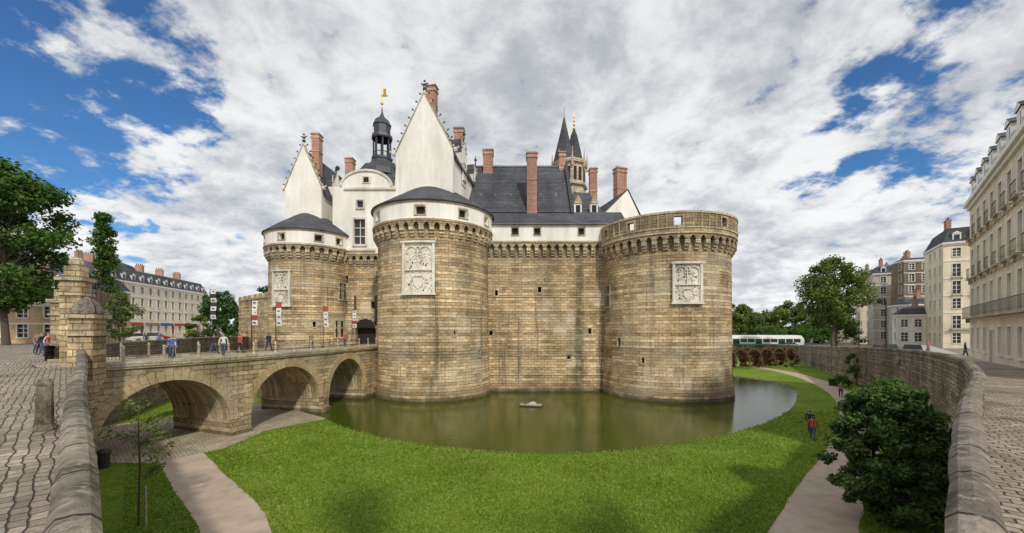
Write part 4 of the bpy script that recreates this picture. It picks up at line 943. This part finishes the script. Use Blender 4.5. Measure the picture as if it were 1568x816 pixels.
ppl=[(-23.6,27.2,0,.5,'cloth_blue','denim'),(-24.3,28.0,0,.4,'cloth_white','cloth_dark'),(-24.6,32.3,0,2.9,'cloth_dark','denim'),(-23.2,33.4,0,3.0,'cloth_red','cloth_dark'),(-21.0,41,0,0,'cloth_tan','denim'),
 (-33.8,28.6,0.03,1.8,'cloth_red','denim'),(-34.8,29.4,0.03,1.9,'cloth_white','cloth_dark'),(-36.2,30.2,0.03,-1.2,'cloth_dark','denim'),(-37.3,31,0.03,-1.4,'cloth_blue','cloth_dark'),(-40,33,0.03,1.4,'cloth_tan','denim'),
 (20.4,26.6,-5.49,2.4,'cloth_red','denim'),(21.6,28.4,-5.49,2.4,'cloth_dark','denim'),(36.5,43.5,-5.49,-.7,'cloth_tan','cloth_dark'),(-27.3,33.2,-5.48,.5,'cloth_white','denim'),
 (48,41.5,-1,.8,'cloth_dark','denim'),(52,49,-1.2,.8,'cloth_red','denim'),
 (-35.4,30.8,.03,1.6,'cloth_dark','denim'),(-38.6,33.5,.03,-1.5,'cloth_red','cloth_dark'),(-41.5,36,.03,1.2,'cloth_white','denim'),(-43,36.4,.03,1.3,'cloth_dark','cloth_dark'),(-33,31.5,.03,1.6,'cloth_tan','cloth_dark'),
 (-22.3,30.3,0,.3,'cloth_white','denim'),(-22.6,36.4,0,3.1,'cloth_dark','cloth_dark'),(-19.8,46.5,0,.1,'cloth_red','denim'),(-42,45,.03,.6,'cloth_dark','denim'),(-45,50,.03,.6,'cloth_blue','denim')]
for i,p in enumerate(ppl): person(*p,seed=i,h=1.62+.02*(i%8))
# ------------------------------------------------------------------ SKY / LIGHT
sd=V((.30,-.85,.78)).normalized(); el=math.asin(sd.z); az=math.atan2(sd.x,sd.y)
w=bpy.data.worlds.new('World'); scene.world=w; w.use_nodes=True; nt=w.node_tree; nt.nodes.clear()
tc=nd(nt,'ShaderNodeTexCoord'); dv=nd(nt,'ShaderNodeVectorMath',{0:tc.outputs['Generated']},operation='NORMALIZE').outputs[0]
sky=nd(nt,'ShaderNodeTexSky',sky_type='NISHITA'); sky.sun_disc=False; sky.sun_elevation=el; sky.sun_rotation=az; sky.air_density=1.0; sky.dust_density=.6; sky.ozone_density=3
sp=nd(nt,'ShaderNodeSeparateXYZ',{0:dv}); zc=math_(nt,'ADD',math_(nt,'MAXIMUM',sp.outputs[2],0),.3)
pv=nd(nt,'ShaderNodeCombineXYZ',{0:math_(nt,'DIVIDE',sp.outputs[0],zc),1:math_(nt,'DIVIDE',sp.outputs[1],zc),2:.3}).outputs[0]
big=noise_(nt,pv,1.1,5,.55,.3); med=noise_(nt,pv,6.5,9,.62,.1); fine=noise_(nt,pv,2.6,10,.65,.25)
val=math_(nt,'ADD',math_(nt,'MULTIPLY',big,.25),math_(nt,'MULTIPLY',med,.75))
def lobe(d,c0,c1,a):
    d=V(d).normalized(); dt=nd(nt,'ShaderNodeVectorMath',{0:dv,1:tuple(d)},operation='DOT_PRODUCT').outputs['Value']
    return mrange(nt,dt,c0,c1,0,a,True)
for d,c0,c1,a in (((-760,600,440),.95,.995,.17),((-800,600,200),.96,.997,.05),((610,600,280),.978,.999,.075),((530,600,470),.98,.998,.07),((-440,600,500),.985,.999,.04),((660,600,400),.975,.998,.035)):
    val=math_(nt,'SUBTRACT',val,lobe(d,c0,c1,a))
cov=mrange(nt,val,.30,.42,0,1,True)
br=mrange(nt,math_(nt,'ADD',math_(nt,'MULTIPLY',fine,.65),math_(nt,'MULTIPLY',med,.35)),.39,.6,0,1,True)
edge=mrange(nt,sp.outputs[2],.0,.65,1.04,.86)
cloud=mixc(nt,br,(5.3,5.6,6.1),(9.6,9.7,9.8)); cloud=mixc(nt,1.0,cloud,grey(nt,edge),'MULTIPLY')
bl=mixc(nt,1.0,sky.outputs[0],(.5,.85,1.15),'MULTIPLY')
col=mixc(nt,cov,bl,cloud)
bg=nd(nt,'ShaderNodeBackground',{0:col,1:.1}); out=nd(nt,'ShaderNodeOutputWorld'); nt.links.new(bg.outputs[0],out.inputs[0])
L=bpy.data.lights.new('sun','SUN'); L.energy=2.3; L.angle=math.radians(3); L.color=(1,.93,.81); lo=bpy.data.objects.new('sun',L); scene.collection.objects.link(lo); lo.rotation_euler=sd.to_track_quat('Z','Y').to_euler(); lo.location=(30,-60,60)
cam=bpy.data.cameras.new('camera'); cam.sensor_width=36; cam.lens=36*600/1568; cam.shift_y=97/1568; cam.clip_start=.05; cam.clip_end=8000
co=bpy.data.objects.new('camera',cam); scene.collection.objects.link(co); co.location=(0,0,2); co.rotation_euler=(math.pi/2,0,0); scene.camera=co
scene.view_settings.view_transform='Standard'; scene.view_settings.look='None'; scene.view_settings.exposure=0
